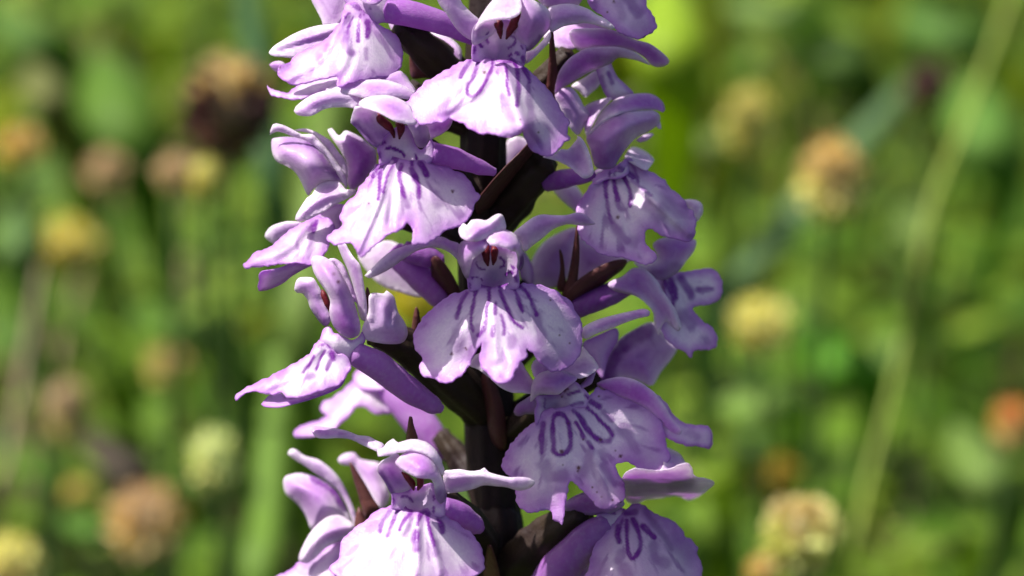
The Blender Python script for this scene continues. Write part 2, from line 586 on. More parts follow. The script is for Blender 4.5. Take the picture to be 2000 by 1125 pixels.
# ---- flower in the middle of the spike, facing the lens
def front_flower():
    f = flower('915,490 935,480 960,478 985,483 1005,490 1016,508 1012,528 1014,545 1011,563 990,565 975,568 960,569 940,566 917,568 913,548 912,530',
               '915,495,322 1012,500,322 960,480,318 955,512,300 965,545,280 918,562,322 1010,560,322 945,560,314 990,560,316 925,535,318 1005,535,318',
               marks=[('930,510 932,520 940,526 946,526', 1.8, .9), ('977,503 985,511 984,519 977,522', 1.8, .9), ('922,543 926,541', 2.2), ('931,540 934,543', 2.2), ('938,544 941,547', 2),
                      ('988,537 991,534', 2.2), ('998,530 1001,534', 3), ('1007,541 1009,548', 3), ('999,519 1003,524', 2.4), ('957,548 965,544 973,543', 12, .42), ('917,553 918,562', 2.5)],
               ovary=[(948, 680, 20, 34), (952, 630, 130, 34), (957, 570, 220, 30), (960, 540, 262, 20)])
    lip(f, '916,565 900,569 882,575 862,588 845,602 830,617 818,632 810,645 807,657 810,670 811,682 818,693 823,703 818,715 820,725 828,735 840,739 852,743 865,748 878,747 890,739 903,731 913,718 920,705 930,686 941,670 937,690 935,705 940,718 952,730 960,741 972,748 988,749 1002,741 1008,723 1018,708 1028,700 1031,697 1028,686 1030,680 1043,692 1050,703 1062,715 1075,724 1090,726 1105,720 1120,712 1130,698 1137,680 1137,660 1138,640 1133,622 1123,605 1118,592 1105,580 1090,570 1072,561 1050,555 1030,553 1012,556 1004,557 990,553 975,558 960,559 945,556 930,554 920,558',
        '960,560,318 870,600,304 1070,590,302 810,660,284 850,742,325 970,747,372 965,650,348 935,600,330 1137,660,254 1085,722,302 895,660,326 1040,650,326 1000,600,332 1028,700,352 825,700,300 918,705,322',
        marks=[('912,573 903,585 898,600 892,620', 4.2), ('958,563 945,558 934,558 928,572 925,590 921,610 920,630 924,645', 3.6), ('955,568 955,585 950,600 950,620 945,640 935,655', 3.8),
               ('968,592 967,612', 3.6, .9), ('979,615 985,640 984,652', 3.4, .8), ('964,637 962,655', 3.4, .8), ('976,560 990,552 1000,558 1008,572 1014,590 1020,608', 3.8),
               ('977,568 985,590 995,612 1005,630 1020,640', 4.2), ('1015,559 1030,572 1040,595 1048,615', 4.6), ('1048,615 1053,640 1060,665', 7, .55), ('1000,663 998,676', 8, .55),
               ('896,650 895,680', 9, .45), ('1060,690 1085,695', 16, .3), ('935,640 924,655', 8, .5)],
        folds=[('965,590 968,700', 10, 7)],
        specks=[(882, 691, 3), (908, 680, 2.4), (1075, 585, 1.8), (1094, 655, 1.8), (1091, 705, 1.8), (970, 632, 1.5), (1112, 671, 1.6), (910, 683, 1.6)])
    petal('petal', f, '893,507 894,490 897,477 905,470 920,471 935,463 948,460 951,470 953,478 945,490 935,497 925,505 920,520 916,536 912,546 905,536 899,522',
          '893,500,318 912,545,318 950,462,372 945,492,392 920,505,372', bulge=16, pale=.3, marks=[('900,524 906,537 912,547', 4, .7), ('948,470 953,478', 3, .6)])
    petal('petal', f, '948,462 965,452 985,448 1003,455 1015,468 1020,485 1023,505 1022,520 1016,529 1010,524 1012,508 1008,492 1000,491 990,486 975,482 962,480 953,474',
          '950,464,376 975,482,398 1005,490,385 1022,510,325 1012,460,335 1016,527,325', bulge=14, pale=.35, marks=[('1019,500 1020,515 1014,527', 4, .9)], specks=[(1005, 487, 3), (1001, 481, 1.8)])
    petal('dorsal_sepal', f, '897,442 905,435 912,440 920,430 935,428 950,430 962,422 973,417 982,420 987,433 988,448 975,452 960,458 948,465 938,470 925,472 912,471 902,465 896,455',
          '897,445,362 930,470,392 955,430,350 985,425,345 985,448,352 920,432,356', bulge=6, pale=.55, folds=[('915,466 935,450 955,440 975,422', 7, 16)])
    petal('lateral_sepal', f, '1003,455 1020,440 1040,425 1058,419 1080,420 1105,420 1125,415 1140,417 1150,425 1163,437 1150,440 1135,441 1115,438 1100,440 1080,448 1060,465 1040,480 1025,492 1018,480 1012,465',
          '1010,465,300 1060,440,300 1100,430,315 1160,437,310 1030,488,290 1130,417,318', bulge=8, pale=.35, marks=[('1108,422 1130,422 1145,428', 5, .35)], specks=[(1139, 436, 2)])
    petal('lateral_sepal', f, '898,478 880,470 862,462 840,468 815,475 790,480 765,490 745,505 730,520 718,532 712,538 718,543 730,541 750,532 770,520 790,505 815,490 840,484 860,485 880,495 895,507',
          '895,490,305 850,474,318 790,495,335 715,540,330 760,500,340', bulge=9, pale=.45, marks=[('730,540 760,526 790,503', 3, .3)])
    sac(f, (954, 481, 322, 3), (949, 492, 326, 8), (950, 505, 320, 6.5), (953, 519, 312, 2.2))
    sac(f, (963, 480, 322, 3), (966, 491, 326, 7.5), (965, 505, 320, 5.5), (963, 517, 312, 2))


front_flower()
# the spike goes on above the picture: two more flowers facing out there
OFF[:] = [40, -830, -30, 1]
front_flower()
OFF[:] = [215, -900, -150, -1]
front_flower()
OFF[:] = [0, 0, 0, 1]

# ---- flower at the top, facing the lens
f = flower('930,50 945,40 975,38 1000,40 1018,58 1027,85 1027,105 1024,128 1005,124 985,126 965,126 945,121 924,119 922,95 926,75',
           '930,55,318 1022,70,310 975,42,312 975,80,288 975,105,268 930,112,312 1022,120,300 950,112,300 1000,112,298 1020,95,306 930,90,312',
           marks=[('957,62 951,68 950,76 954,84', 1.9, .9), ('998,70 1006,74 1006,83 1000,90 993,94', 1.9, .9), ('936,86 941,91', 3.2), ('927,94 926,103', 2.6), ('1008,103 1011,105', 3.6), ('1019,90 1021,94', 2.6),
                  ('994,110 999,106', 2.2), ('1021,112 1022,120', 3.6), ('962,104 975,106 988,104', 14, .38)],
           ovary=[(952, 240, 20, 34), (960, 180, 120, 34), (970, 120, 210, 28), (974, 95, 250, 18)])
lip(f, '923,113 908,118 890,125 870,137 850,148 830,160 812,178 800,192 790,201 786,204 792,215 800,222 808,232 820,241 835,243 850,241 866,238 880,231 900,240 920,252 940,261 963,262 985,268 1000,268 1015,262 1022,256 1024,265 1030,280 1040,295 1055,301 1068,305 1083,300 1092,290 1103,280 1113,271 1108,262 1110,250 1114,238 1105,228 1097,215 1088,200 1078,185 1068,172 1055,158 1040,143 1028,133 1020,126 1005,112 990,114 975,116 960,114 945,110 935,109',
    '970,118,308 790,205,322 850,170,322 830,240,348 880,228,352 930,180,338 985,180,346 1000,266,396 940,258,380 1025,250,380 1040,215,324 1080,200,276 1068,303,318 1112,255,266 1030,150,308 900,130,306 1045,285,322',
    marks=[('919,120 908,132 900,150', 4.2), ('933,122 928,140 922,155', 4.6), ('922,155 913,168 914,183 922,188 935,180 945,165 955,145 962,130 962,118', 3.8), ('972,135 972,142', 3, .8), ('988,130 990,145 991,165 995,185', 3.4),
           ('985,122 998,118 1007,125 1011,145 1013,165 1012,190 1010,205', 4.4), ('1023,133 1030,148 1034,160', 4.8), ('1033,160 1032,180', 4, .6), ('1033,190 1037,215 1035,245', 5, .5), ('968,178 945,190 930,200', 5, .3), ('992,205 1000,228', 8, .4),
           ('872,195 862,212', 7, .3), ('890,160 876,180', 5, .2)],
    folds=[('985,130 1005,195 1024,248', 9, 14), ('880,228 935,195 965,165', 9, -9)], specks=[(946, 142, 4), (1015, 234, 2.2), (1052, 258, 2)])
petal('dorsal_sepal', f, '926,60 935,38 945,22 955,8 968,-6 985,-20 1005,-24 1015,-8 1019,14 1013,28 1000,35 985,38 970,38 955,40 943,46 934,54',
      '930,55,335 955,40,378 1000,35,384 1017,15,372 985,-20,318 945,15,340', bulge=10, pale=.6)
petal('petal', f, '925,88 922,70 927,52 940,42 955,40 966,38 971,50 965,65 950,76 938,84', '925,75,322 968,42,330 950,65,306 938,84,314', bulge=-4, pale=.6, marks=[('922,80 923,64 930,50', 3, .5)])
petal('petal', f, '1000,-20 1020,-22 1040,-2 1060,9 1072,20 1077,40 1075,55 1060,72 1050,85 1040,95 1028,101 1022,90 1010,75 1003,62 1012,45 1018,25 1014,5',
      '1010,20,350 1005,62,312 1045,40,338 1075,45,295 1030,98,300 1030,-10,330', bulge=16, pale=.4, marks=[('1028,100 1045,90 1058,74', 6, .75)])
petal('lateral_sepal', f, '1070,18 1085,10 1105,7 1125,9 1150,18 1165,28 1180,35 1195,47 1201,55 1190,57 1175,53 1160,48 1140,45 1120,48 1100,52 1085,60 1074,60',
      '1075,40,290 1120,25,290 1195,52,285 1150,20,280', bulge=9, pale=.4, folds=[('1090,35 1140,28 1195,52', 6, 5)])
petal('lateral_sepal', f, '838,-40 893,-40 900,0 910,14 922,26 938,42 925,60 922,78 905,70 890,55 880,40 868,22 855,3', '860,-30,330 900,20,318 930,60,305 870,20,322', bulge=7, pale=.3, specks=[(901, 21, 1.5)])
sac(f, (973, 38, 318, 6), (974, 48, 322, 9), (976, 60, 314, 6), (978, 75, 300, 2))
sac(f, (1014, 28, 322, 8), (1008, 42, 322, 11), (997, 58, 314, 7), (989, 76, 300, 2))

# ---- flower under it to the left, turned a little to the left
f = flower('757,262 778,248 798,248 806,268 812,284 824,292 842,272 847,292 844,314 830,322 815,324 800,323 780,320 765,316 743,322 741,305 737,290 745,281',
           '760,265,312 800,252,318 770,285,296 790,300,290 842,280,306 843,312,308 745,310,320 740,290,322 800,318,312',
           marks=[('755,290 762,288', 2.6), ('768,290 778,294 785,297', 2.6), ('787,300 790,305', 2), ('812,302 814,311', 2.6), ('744,281 751,278', 2.6), ('741,300 742,308', 2.4)],
           ovary=[(930, 420, 20, 32), (880, 350, 110, 36), (840, 300, 210, 26), (810, 290, 265, 16)])
lip(f, '745,316 735,322 728,330 722,338 717,348 710,358 700,365 697,375 690,385 678,393 670,405 664,420 663,428 668,438 662,445 650,452 641,461 639,467 645,473 655,477 670,476 685,473 688,475 692,484 698,495 704,502 710,500 718,493 732,480 745,470 752,462 765,456 780,450 790,440 795,434 800,438 805,447 806,455 804,470 808,476 820,477 835,475 848,468 858,460 868,452 880,447 900,440 910,432 920,422 926,405 928,397 938,386 939,382 930,375 925,365 917,352 905,340 890,332 870,325 850,320 835,314 815,312 800,314 780,309 765,304 752,306',
    '790,312,316 642,466,345 690,390,318 710,498,392 745,380,348 770,430,368 820,474,378 850,390,338 937,384,284 890,336,282 905,432,322 730,340,305 668,430,330 860,455,348',
    marks=[('740,320 732,335 729,345', 4), ('762,309 751,312 746,325 742,345 741,370 739,390', 3.2), ('762,309 775,312 768,322 760,335 755,350 748,375', 3.2), ('784,323 780,340 783,360 790,385', 4.4), ('788,382 795,402', 6, .7),
           ('803,310 805,322', 2.8), ('804,330 810,345 818,360 818,385', 5), ('821,320 830,332 833,342', 5.2), ('755,380 760,420', 6, .3), ('850,380 856,400', 7, .45), ('720,405 710,430 702,440', 8, .35), ('757,418 758,426', 6, .4),
           ('705,478 704,492', 6, .35)],
    folds=[('760,330 738,400 700,490', 6, 9), ('775,330 765,400 760,440', 7, -6), ('735,340 715,400 690,450', 7, -7)], specks=[(884, 374, 3.4), (721, 397, 1.6)])
petal('dorsal_sepal', f, '700,203 706,195 720,189 740,186 765,187 785,195 800,205 812,225 816,241 800,243 788,240 775,237 760,230 745,222 735,218 720,213 708,210',
      '702,205,362 735,217,388 780,238,398 812,240,376 745,188,345 795,200,345', bulge=8, pale=.4)
petal('petal', f, '693,208 700,207 710,209 722,211 735,216 738,230 745,240 755,248 762,255 765,265 760,275 750,280 742,283 736,288 725,282 715,272 705,260 695,248 686,240 687,230 690,218',
      '690,220,346 688,240,340 736,287,326 762,262,300 735,222,338 715,245,330', bulge=-8, pale=.5, marks=[('692,244 708,262 722,278 737,287', 8, .75)], folds=[('703,214 712,232', 8, 7)])
petal('petal', f, '795,243 805,238 818,236 832,244 839,258 839,275 830,287 820,289 812,282 808,270 802,256', '800,245,372 835,262,330 822,287,338 815,250,372', bulge=10, pale=.25, marks=[('812,276 822,284 832,280', 9, .6)])
petal('petal', f, '828,246 845,236 862,234 884,228 880,247 866,260 850,268 838,272', '830,258,318 880,238,296 850,265,305', bulge=6, pale=.35)
petal('lateral_sepal', f, '574,216 578,208 592,196 612,184 640,176 665,176 690,180 705,190 703,206 697,212 680,209 655,209 635,212 620,220 608,226 592,227 580,224',
      '580,218,350 640,190,338 700,198,325 620,218,352 660,178,325', bulge=9, pale=.55, folds=[('610,212 650,200 690,198', 7, -6)])
petal('dorsal_sepal', f, '636,174 662,161 690,158 740,155 770,160 800,174 812,188 800,194 770,190 740,189 715,192 690,186 662,180', '640,173,312 700,165,318 770,168,322 810,188,320 720,190,342', bulge=6, pale=.45)
petal('petal', f, '742,155 760,146 782,138 792,150 806,166 813,180 800,184 780,168', '750,155,285 785,142,265 810,178,285', bulge=4, pale=.2, purple=.2)
sac(f, (738, 222, 330, 3), (744, 234, 332, 8), (757, 245, 324, 8), (766, 256, 314, 5), (770, 269, 306, 2))
sac(f, (781, 240, 330, 9), (783, 252, 322, 7.5), (780, 271, 306, 2))
spur(f, (842, 299, 292, 21), (885, 308, 268, 20), (930, 324, 244, 15), (966, 336, 226, 8))

# ---- flower at the upper left, facing left
f = flower('674,-14 678,8 690,12 702,18 713,30 732,47 748,44 766,44 772,22 768,-4 760,-18', '680,5,225 715,25,232 740,44,222 768,10,205 720,-10,222', marks=[('708,22 710,32', 2.2, .8), ('723,17', 2, .8)],
           ovary=[(940, 190, 20, 30), (890, 150, 90, 34), (835, 100, 140, 34), (780, 50, 180, 20)])
lip(f, '680,6 690,5 700,9 708,20 720,30 735,44 750,53 765,62 778,75 785,90 788,105 787,120 783,135 770,145 755,150 740,152 725,156 700,160 685,163 668,170 660,168 658,158 657,150 640,153 620,157 605,160 595,163 580,166 570,165 560,161 548,153 542,145 543,135 550,128 565,122 570,114 580,106 600,96 620,86 640,73 652,58 663,45 667,30 671,18 675,10',
    '690,12,236 786,110,208 740,150,258 662,166,292 600,160,272 545,145,252 600,98,236 680,90,276 665,45,238 720,60,246 760,75,222',
    marks=[('686,10 692,11 702,18', 3.4), ('682,26 674,34', 3), ('689,34 682,48 678,65', 3.2), ('678,65 674,85 678,98 688,104', 6, .75), ('704,28 701,40', 2.4, .9), ('700,47 700,65 700,80', 4), ('717,43 720,55 717,72', 5.4), ('715,95 715,115', 3, .5),
           ('640,91 637,99', 5, .45), ('627,110 624,121', 6, .5), ('648,125 650,138', 8, .45), ('602,140 600,143', 7, .4), ('560,130 545,140', 8, .6), ('575,157 590,150', 9, .35), ('712,22 711,30', 2, .8)],
    folds=[('672,30 630,110 560,155', 10, 8), ('690,40 690,110 665,160', 9, -5)], specks=[(546, 133, 2)])
petal('lateral_sepal', f, '525,103 535,90 550,80 570,68 595,57 620,50 645,47 664,46 668,60 650,74 630,88 605,100 585,108 570,113 550,111 535,109',
      '530,103,222 600,70,212 660,55,208 590,105,228', bulge=6, pale=.5, folds=[('535,100 590,85 650,68', 5, -6), ('545,92 600,75 650,60', 5, 5)])
petal('lateral_sepal', f, '600,-30 608,0 618,20 628,40 632,50 650,50 664,48 674,25 678,5 678,-30', '620,0,180 650,40,196 676,0,190', bulge=9, pale=.5)
petal('petal', f, '694,-24 700,-5 708,3 718,8 735,8 746,1 752,-10 752,-26', '700,-5,256 725,5,270 750,-10,256', bulge=7, pale=.1, purple=.3)
spur(f, (755, 22, 208, 22), (800, 27, 205, 25), (850, 41, 195, 23), (895, 60, 180, 18), (930, 82, 165, 9))
petal('petal', f, '760,42 785,44 802,44 802,62 792,78 776,70 764,58', '780,55,130', bulge=5, pale=.6)
petal('petal', f, '824,80 835,66 850,62 870,68 890,82 902,100 898,125 880,130 858,136 842,118 830,100', '860,100,100 830,90,90', bulge=22, pale=.35)

# ---- flower hidden below it, only its lobes reach out to the left
f = flower('640,150 680,150 740,150 780,140 800,160 790,180 740,185 690,180 650,170', '700,165,150 650,160,160 790,160,110', bulge=10, pale=.4, ovary=[(935, 250, 10, 26), (870, 220, 40, 30), (800, 180, 90, 26)])
lip(f, '521,165 530,172 545,178 560,180 575,170 590,162 620,152 650,146 664,148 662,160 650,170 625,181 600,190 580,194 555,191 535,188 526,180', '525,170,160 590,178,190 655,155,175 580,192,200', pale=.8, marks=[('560,186 600,180', 6, .3)])
petal('petal', f, '526,126 533,121 548,119 560,128 562,142 545,143 533,136', '540,130,140', bulge=5, pale=.3)

# ---- bud-like flower at the left edge, hood closed, lip held out to the left
f = flower('618,424 640,402 664,398 676,404 672,422 666,434 667,448 655,456 640,452 626,440', '640,420,150 668,410,130 650,450,165', pale=.7, bulge=6, ovary=[(930, 470, 10, 28), (860, 440, 50, 30), (780, 420, 90, 26), (690, 410, 120, 18)])
petal('petal', f, '531,272 540,269 560,267 590,270 612,282 634,303 652,328 664,345 676,360 664,356 640,354 625,360 610,372 603,382 597,375 588,355 575,335 560,325 540,315 532,300 530,286',
      '531,285,150 600,375,165 670,356,180 590,272,165 600,320,200', bulge=30, pale=.6, marks=[('600,278 625,302 645,328 658,344', 7, .75), ('560,272 590,276 612,290', 9, .45)])
petal('dorsal_sepal', f, '527,263 528,255 533,243 540,241 555,245 570,252 590,262 610,262 622,273 640,293 660,320 676,345 677,368 668,355 655,335 635,305 610,282 590,272 570,266 555,260 540,257',
      '530,255,182 600,268,190 676,360,188 640,300,192', bulge=7, pale=.7)
petal('petal', f, '575,255 590,251 605,253 625,262 645,275 660,295 672,310 678,325 680,346 676,352 660,322 640,294 620,270 605,260', '600,256,160 660,300,165 678,345,165', bulge=4, pale=.6)
petal('lateral_sepal', f, '640,253 648,250 662,265 674,255 690,260 710,272 725,285 734,292 736,310 735,322 728,332 720,342 712,354 700,364 690,372 680,364 677,345 677,320 668,300 655,280 645,265',
      '645,255,110 680,262,120 734,300,112 690,368,140', bulge=22, pale=.4, marks=[('690,280 705,310 706,340', 8, .3)])
petal('lateral_sepal', f, '576,428 578,420 590,400 600,386 610,379 617,366 628,356 645,352 660,354 670,363 676,370 686,369 698,372 690,381 670,392 650,402 630,415 610,425 595,431 582,433',
      '578,428,215 620,385,210 695,373,205 645,356,190 640,405,225', bulge=5, pale=.6, folds=[('580,428 625,390 690,373', 5, 10), ('612,382 640,365 670,366', 5, -6)])
lip(f, '590,434 600,429 615,424 630,423 645,428 652,440 656,450 650,460 644,472 643,482 632,500 622,512 610,516 600,516 580,514 560,514 545,516 535,518 515,521 500,521 485,525 477,523 475,517 485,508 495,495 505,490 520,486 535,475 550,463 565,450 580,440',
    '640,440,182 478,520,165 620,510,230 560,480,212 650,470,190 590,436,178', pale=.9, marks=[('617,430 610,440 603,450', 2.6, .8), ('619,432 615,445 612,452', 4), ('610,455 605,480 592,505', 3, .55), ('600,445 590,455 580,470 582,485', 2.8, .5), ('562,480 550,490', 6, .35), ('555,500 548,504', 6, .35)],
    folds=[('600,440 560,485 490,515', 9, 8)])
petal('lip', f, '590,514 605,513 609,518 590,528 570,540 555,552 540,560 520,567 505,568 503,560 506,548 505,538 512,530 530,527 550,522 570,515', '505,555,205 560,530,220 605,516,226', bulge=4, pale=.45)
petal('petal', f, '517,462 522,450 530,442 545,436 565,432 590,436 575,452 550,466 538,475 528,473', '520,460,95 580,440,120', bulge=5, pale=.4)

# ---- flower at the left with the long spur, facing left
f = flower('632,642 645,638 652,650 662,652 674,659 687,664 700,657 707,648 714,665 702,682 692,692 680,702 665,694 650,686 640,676 630,671 624,667 627,655',
           '630,650,282 660,665,296 705,655,282 690,690,284 645,672,294 680,700,286', pale=1.0, bulge=5, marks=[('640,648 646,652', 5, .35), ('657,660 661,663', 3, .4)],
           ovary=[(940, 800, 10, 36), (870, 735, 90, 42), (800, 680, 150, 36), (730, 655, 215, 22)])
petal('petal', f, '607,507 612,500 625,499 640,505 655,518 668,538 680,560 690,585 698,610 703,630 704,645 700,655 690,660 680,661 670,656 660,648 650,635 645,620 643,605 645,590 640,575 630,560 620,545 612,530',
      '610,510,278 640,530,305 660,570,312 680,658,300 645,610,300 690,580,296', bulge=24, pale=.3, marks=[('650,632 662,646 680,658', 12, .4), ('698,612 690,585 680,562', 4, .25)], specks=[(653, 534, 1.8), (661, 551, 1.4)])
petal('petal', f, '575,567 577,552 583,543 595,541 612,543 620,555 628,570 630,585 640,605 646,620 644,630 636,638 625,630 612,612 605,600 600,585 590,573 580,572',
      '577,560,262 610,560,280 640,620,285 605,600,265', bulge=12, pale=.3, marks=[('612,610 624,627 636,636', 8, .6)])
petal('dorsal_sepal', f, '640,508 652,504 665,511 676,525 686,550 693,570 698,592 690,588 680,562 668,540 655,520', '650,510,268 680,540,268 696,585,275', bulge=6, pale=.35)
petal('lateral_sepal', f, '659,476 672,474 681,488 691,503 701,515 706,530 709,550 713,575 716,595 717,615 713,628 705,624 700,610 695,585 690,560 680,530 672,512 665,495', '665,480,272 690,530,282 710,620,272', bulge=7, pale=.5, marks=[('694,510 700,545 706,600', 3, .3)])
petal('lateral_sepal', f, '720,584 724,573 735,572 750,573 755,567 762,572 770,580 774,595 778,610 788,625 795,640 796,655 788,668 775,672 755,672 740,670 725,667 712,662 706,648 711,630 718,615 720,600',
      '724,576,286 770,585,268 795,650,258 750,670,272 712,655,276 745,620,280', bulge=14, pale=.45, marks=[('764,612 772,625', 6, .3)], folds=[('722,580 722,620', 8, 8), ('750,600 752,640', 8, 6), ('770,618 768,640', 7, 6)])
lip(f, '645,666 635,663 625,664 615,672 608,685 600,695 580,705 560,718 540,727 525,735 510,742 500,748 490,751 480,755 470,762 462,770 457,778 460,782 465,781 475,770 485,766 500,764 508,768 520,770 535,769 550,765 557,775 565,777 580,776 600,772 620,766 640,760 655,755 665,747 673,740 680,730 685,718 683,705 677,696 670,692 660,690 652,685 648,675',
    '640,670,292 460,779,262 600,768,335 682,715,292 560,745,312 500,755,275 615,690,288 520,768,300', pale=1.0,
    marks=[('638,668 645,676', 4.4), ('633,672 623,677', 2.6, .8), ('613,695 605,710 592,728', 2.6, .9), ('634,686 625,703 617,723', 2.8, .9), ('648,690 651,701', 5), ('646,705 638,722', 3.6, .8), ('603,736 611,733', 5, .6), ('555,727 548,735', 6, .45), ('560,745 556,748', 4, .4), ('617,748 605,757', 3, .3)],
    folds=[('625,680 560,740 470,772', 9, 7)])
petal('lip', f, '510,789 515,783 525,772 535,767 548,767 557,774 572,776 590,773 620,766 650,754 667,744 674,740 666,753 650,763 630,771 600,781 575,788 550,794 530,795 515,793', '512,788,318 580,780,336 670,744,300', bulge=3, pale=.35)
sac(f, (629, 566, 286, 2), (633, 577, 290, 6), (639, 592, 290, 6), (643, 606, 286, 2))
spur(f, (690, 688, 278, 22), (740, 716, 252, 27), (792, 756, 222, 25), (838, 787, 196, 19), (862, 799, 182, 9), purple=.2)

# ---- blurred flower behind it
OFF[2] = -90
f = flower('690,735 702,720 725,719 748,726 760,745 752,760 725,762 700,756', '700,735,-120 740,735,-110 725,755,-90', bulge=6, pale=.7, ovary=[(945, 960, 0, 28), (900, 900, -30, 26), (860, 850, -50, 20)])
lip(f, '692,737 700,726 725,724 748,737 762,760 778,792 770,804 750,810 730,808 715,797 698,796 685,808 668,825 650,842 630,850 600,853 580,855 574,847 583,835 600,827 622,820 640,810 632,808 626,798 630,785 650,776 670,762 683,748',
    '710,730,-125 580,850,-110 635,795,-130 770,800,-110 690,790,-90', pale=1.0, marks=[('700,735 680,770 650,800', 6, .4), ('640,825 600,840', 10, .3)], grid=6)
spur(f, (750, 742, -110, 26), (790, 788, -90, 33), (828, 836, -75, 34), (858, 874, -62, 26), (872, 892, -55, 12), purple=.15)

OFF[2] = 0
# ---- flower low in front, lip fully lit
f = flower('766,962 780,960 800,955 820,950 845,945 852,970 862,985 872,965 870,988 868,1008 850,1009 835,1003 820,1004 805,1001 788,996 766,994 766,975',
           '770,968,322 850,960,322 868,1000,316 770,990,322 815,975,288 820,955,304 800,996,314 840,998,314', marks=[('785,970 797,970 806,980', 2.6, .9), ('847,990 847,999', 2.6), ('768,976 769,984', 2.6), ('847,969 847,976', 2), ('815,978 828,980', 14, .3), ('797,948 800,956', 6, .25)],
           ovary=[(955, 1090, 0, 34), (915, 1030, 110, 36), (870, 985, 210, 28), (830, 970, 268, 16)])
lip(f, '768,985 755,990 740,995 728,1003 718,1012 705,1022 693,1030 683,1040 672,1050 665,1060 662,1075 660,1090 655,1098 645,1103 643,1110 650,1120 665,1132 690,1142 740,1152 800,1157 860,1148 910,1135 940,1118 947,1105 943,1085 938,1065 928,1052 920,1040 905,1030 890,1020 875,1010 866,1001 850,999 835,993 815,996 800,993 785,986',
    '815,996,318 648,1110,325 800,1060,356 800,1150,400 942,1100,296 900,1030,294 700,1040,312 870,1090,340 730,1110,352 760,1020,322',
    marks=[('763,997 752,1010 745,1025 742,1038', 4), ('790,991 780,992 772,1005 765,1025 757,1045', 3.6), ('790,991 803,997 797,1008 790,1015 780,1035', 3.6), ('833,999 822,1003 818,1015 815,1024', 3.2), ('836,1003 837,1025 842,1045 848,1065', 4), ('848,1065 850,1080', 7, .6),
           ('855,1015 862,1025 865,1038', 4.6), ('812,1042 812,1072', 7, .85), ('800,1028 790,1045', 3.6, .5), ('783,1090 780,1105 775,1122', 12, .45), ('870,1102 850,1120', 13, .3), ('755,1060 748,1070', 5, .3), ('748,1095 742,1100', 6, .25)],
    folds=[('800,1010 770,1060 740,1120', 7, 6), ('818,1010 815,1120', 7, 7), ('838,1020 860,1120', 7, 6)], specks=[(772, 1096, 2), (869, 1025, 1.8), (837, 1108, 1.6)])
petal('dorsal_sepal', f, '737,878 745,876 752,868 760,860 768,857 778,865 785,862 800,858 815,858 835,865 850,877 860,892 866,910 868,925 864,930 855,915 845,900 830,887 815,882 800,880 785,884 776,885 760,889 745,891 738,892',
      '740,885,352 768,862,345 815,862,350 866,925,345 800,880,372 845,898,366', bulge=4, pale=.8, fringe=2)
petal('petal', f, '737,918 740,908 748,900 760,894 772,886 780,890 776,900 778,908 784,918 792,926 800,938 804,946 802,955 790,960 780,962 770,962 764,964 757,950 748,935 740,925',
      '738,918,346 772,888,362 764,962,326 800,950,308 770,925,322', bulge=-6, pale=.5, marks=[('742,924 752,942 764,962', 6, .75)])
petal('petal', f, '772,905 780,892 795,882 810,880 830,885 845,900 855,915 862,930 868,945 872,960 870,975 863,984 855,979 850,965 848,945 842,936 830,935 815,933 800,926 786,918',
      '775,903,368 815,932,402 845,938,392 862,982,340 870,950,325 820,882,362', bulge=14, pale=.35, marks=[('852,968 862,980 868,968', 8, .6)], specks=[(812, 920, 1.6)])
petal('lateral_sepal', f, '866,922 880,918 900,917 920,920 938,918 945,914 955,922 975,928 995,932 1020,932 1035,935 1045,942 1040,950 1025,957 1010,958 990,952 970,950 945,948 925,955 905,960 880,963 871,962 867,945',
      '870,940,318 920,935,325 1040,945,350 980,940,345 890,962,310', bulge=5, pale=.75, marks=[('990,940 1010,938 1025,938', 4, .4), ('880,950 910,940', 8, .3)], folds=[('880,935 940,930 1000,945', 6, 8)])
petal('lateral_sepal', f, '606,840 608,833 620,832 640,835 660,837 680,842 700,850 720,852 735,860 750,868 745,884 725,877 705,868 685,858 660,855 635,856 618,854', '610,840,262 680,850,280 745,874,310', bulge=5, pale=.35, marks=[('665,850 710,864', 4, .35)], specks=[(714, 857, 3)])
sac(f, (785, 922, 330, 2), (797, 934, 330, 6), (805, 944, 322, 6.5), (808, 957, 312, 2))
sac(f, (821, 934, 330, 7), (821, 945, 322, 6.5), (816, 957, 312, 2))
spur(f, (862, 990, 284, 20), (895, 1004, 258, 24), (925, 1024, 236, 19), (940, 1035, 226, 9))

# ---- blurred flower at the lower left
OFF[2] = -80
f = flower('598,1095 625,1078 650,1062 690,1040 705,1050 690,1080 660,1100 620,1115', '640,1085,30 690,1050,10', pale=.6, bulge=5, ovary=[(965, 1180, -40, 32), (880, 1120, -30, 34), (780, 1070, -10, 28), (690, 1045, 5, 18)])
petal('petal', f, '553,945 556,932 570,926 590,924 615,930 640,942 655,955 668,975 678,995 686,1015 690,1034 672,1020 650,1018 630,1026 612,1038 604,1028 598,1010 585,990 570,975 558,965',
      '555,945,0 610,1030,20 685,1025,30 600,928,10', bulge=34, pale=.6, marks=[('610,934 640,950 660,970 673,992', 7, .85)])
petal('dorsal_sepal', f, '562,886 568,877 578,878 595,890 620,897 640,910 660,930 675,955 688,985 697,1010 694,1034 686,1012 676,985 660,958 640,940 610,920 590,906 572,895', '568,882,15 640,920,25 694,1025,35', bulge=6, pale=.45)
petal('lateral_sepal', f, '660,897 672,886 692,884 702,895 720,900 742,905 750,930 757,950 762,968 756,986 745,994 735,990 720,965 710,945 700,925 690,911 678,909 665,906', '665,895,-50 740,930,-45 745,990,-20', bulge=14, pale=.5)
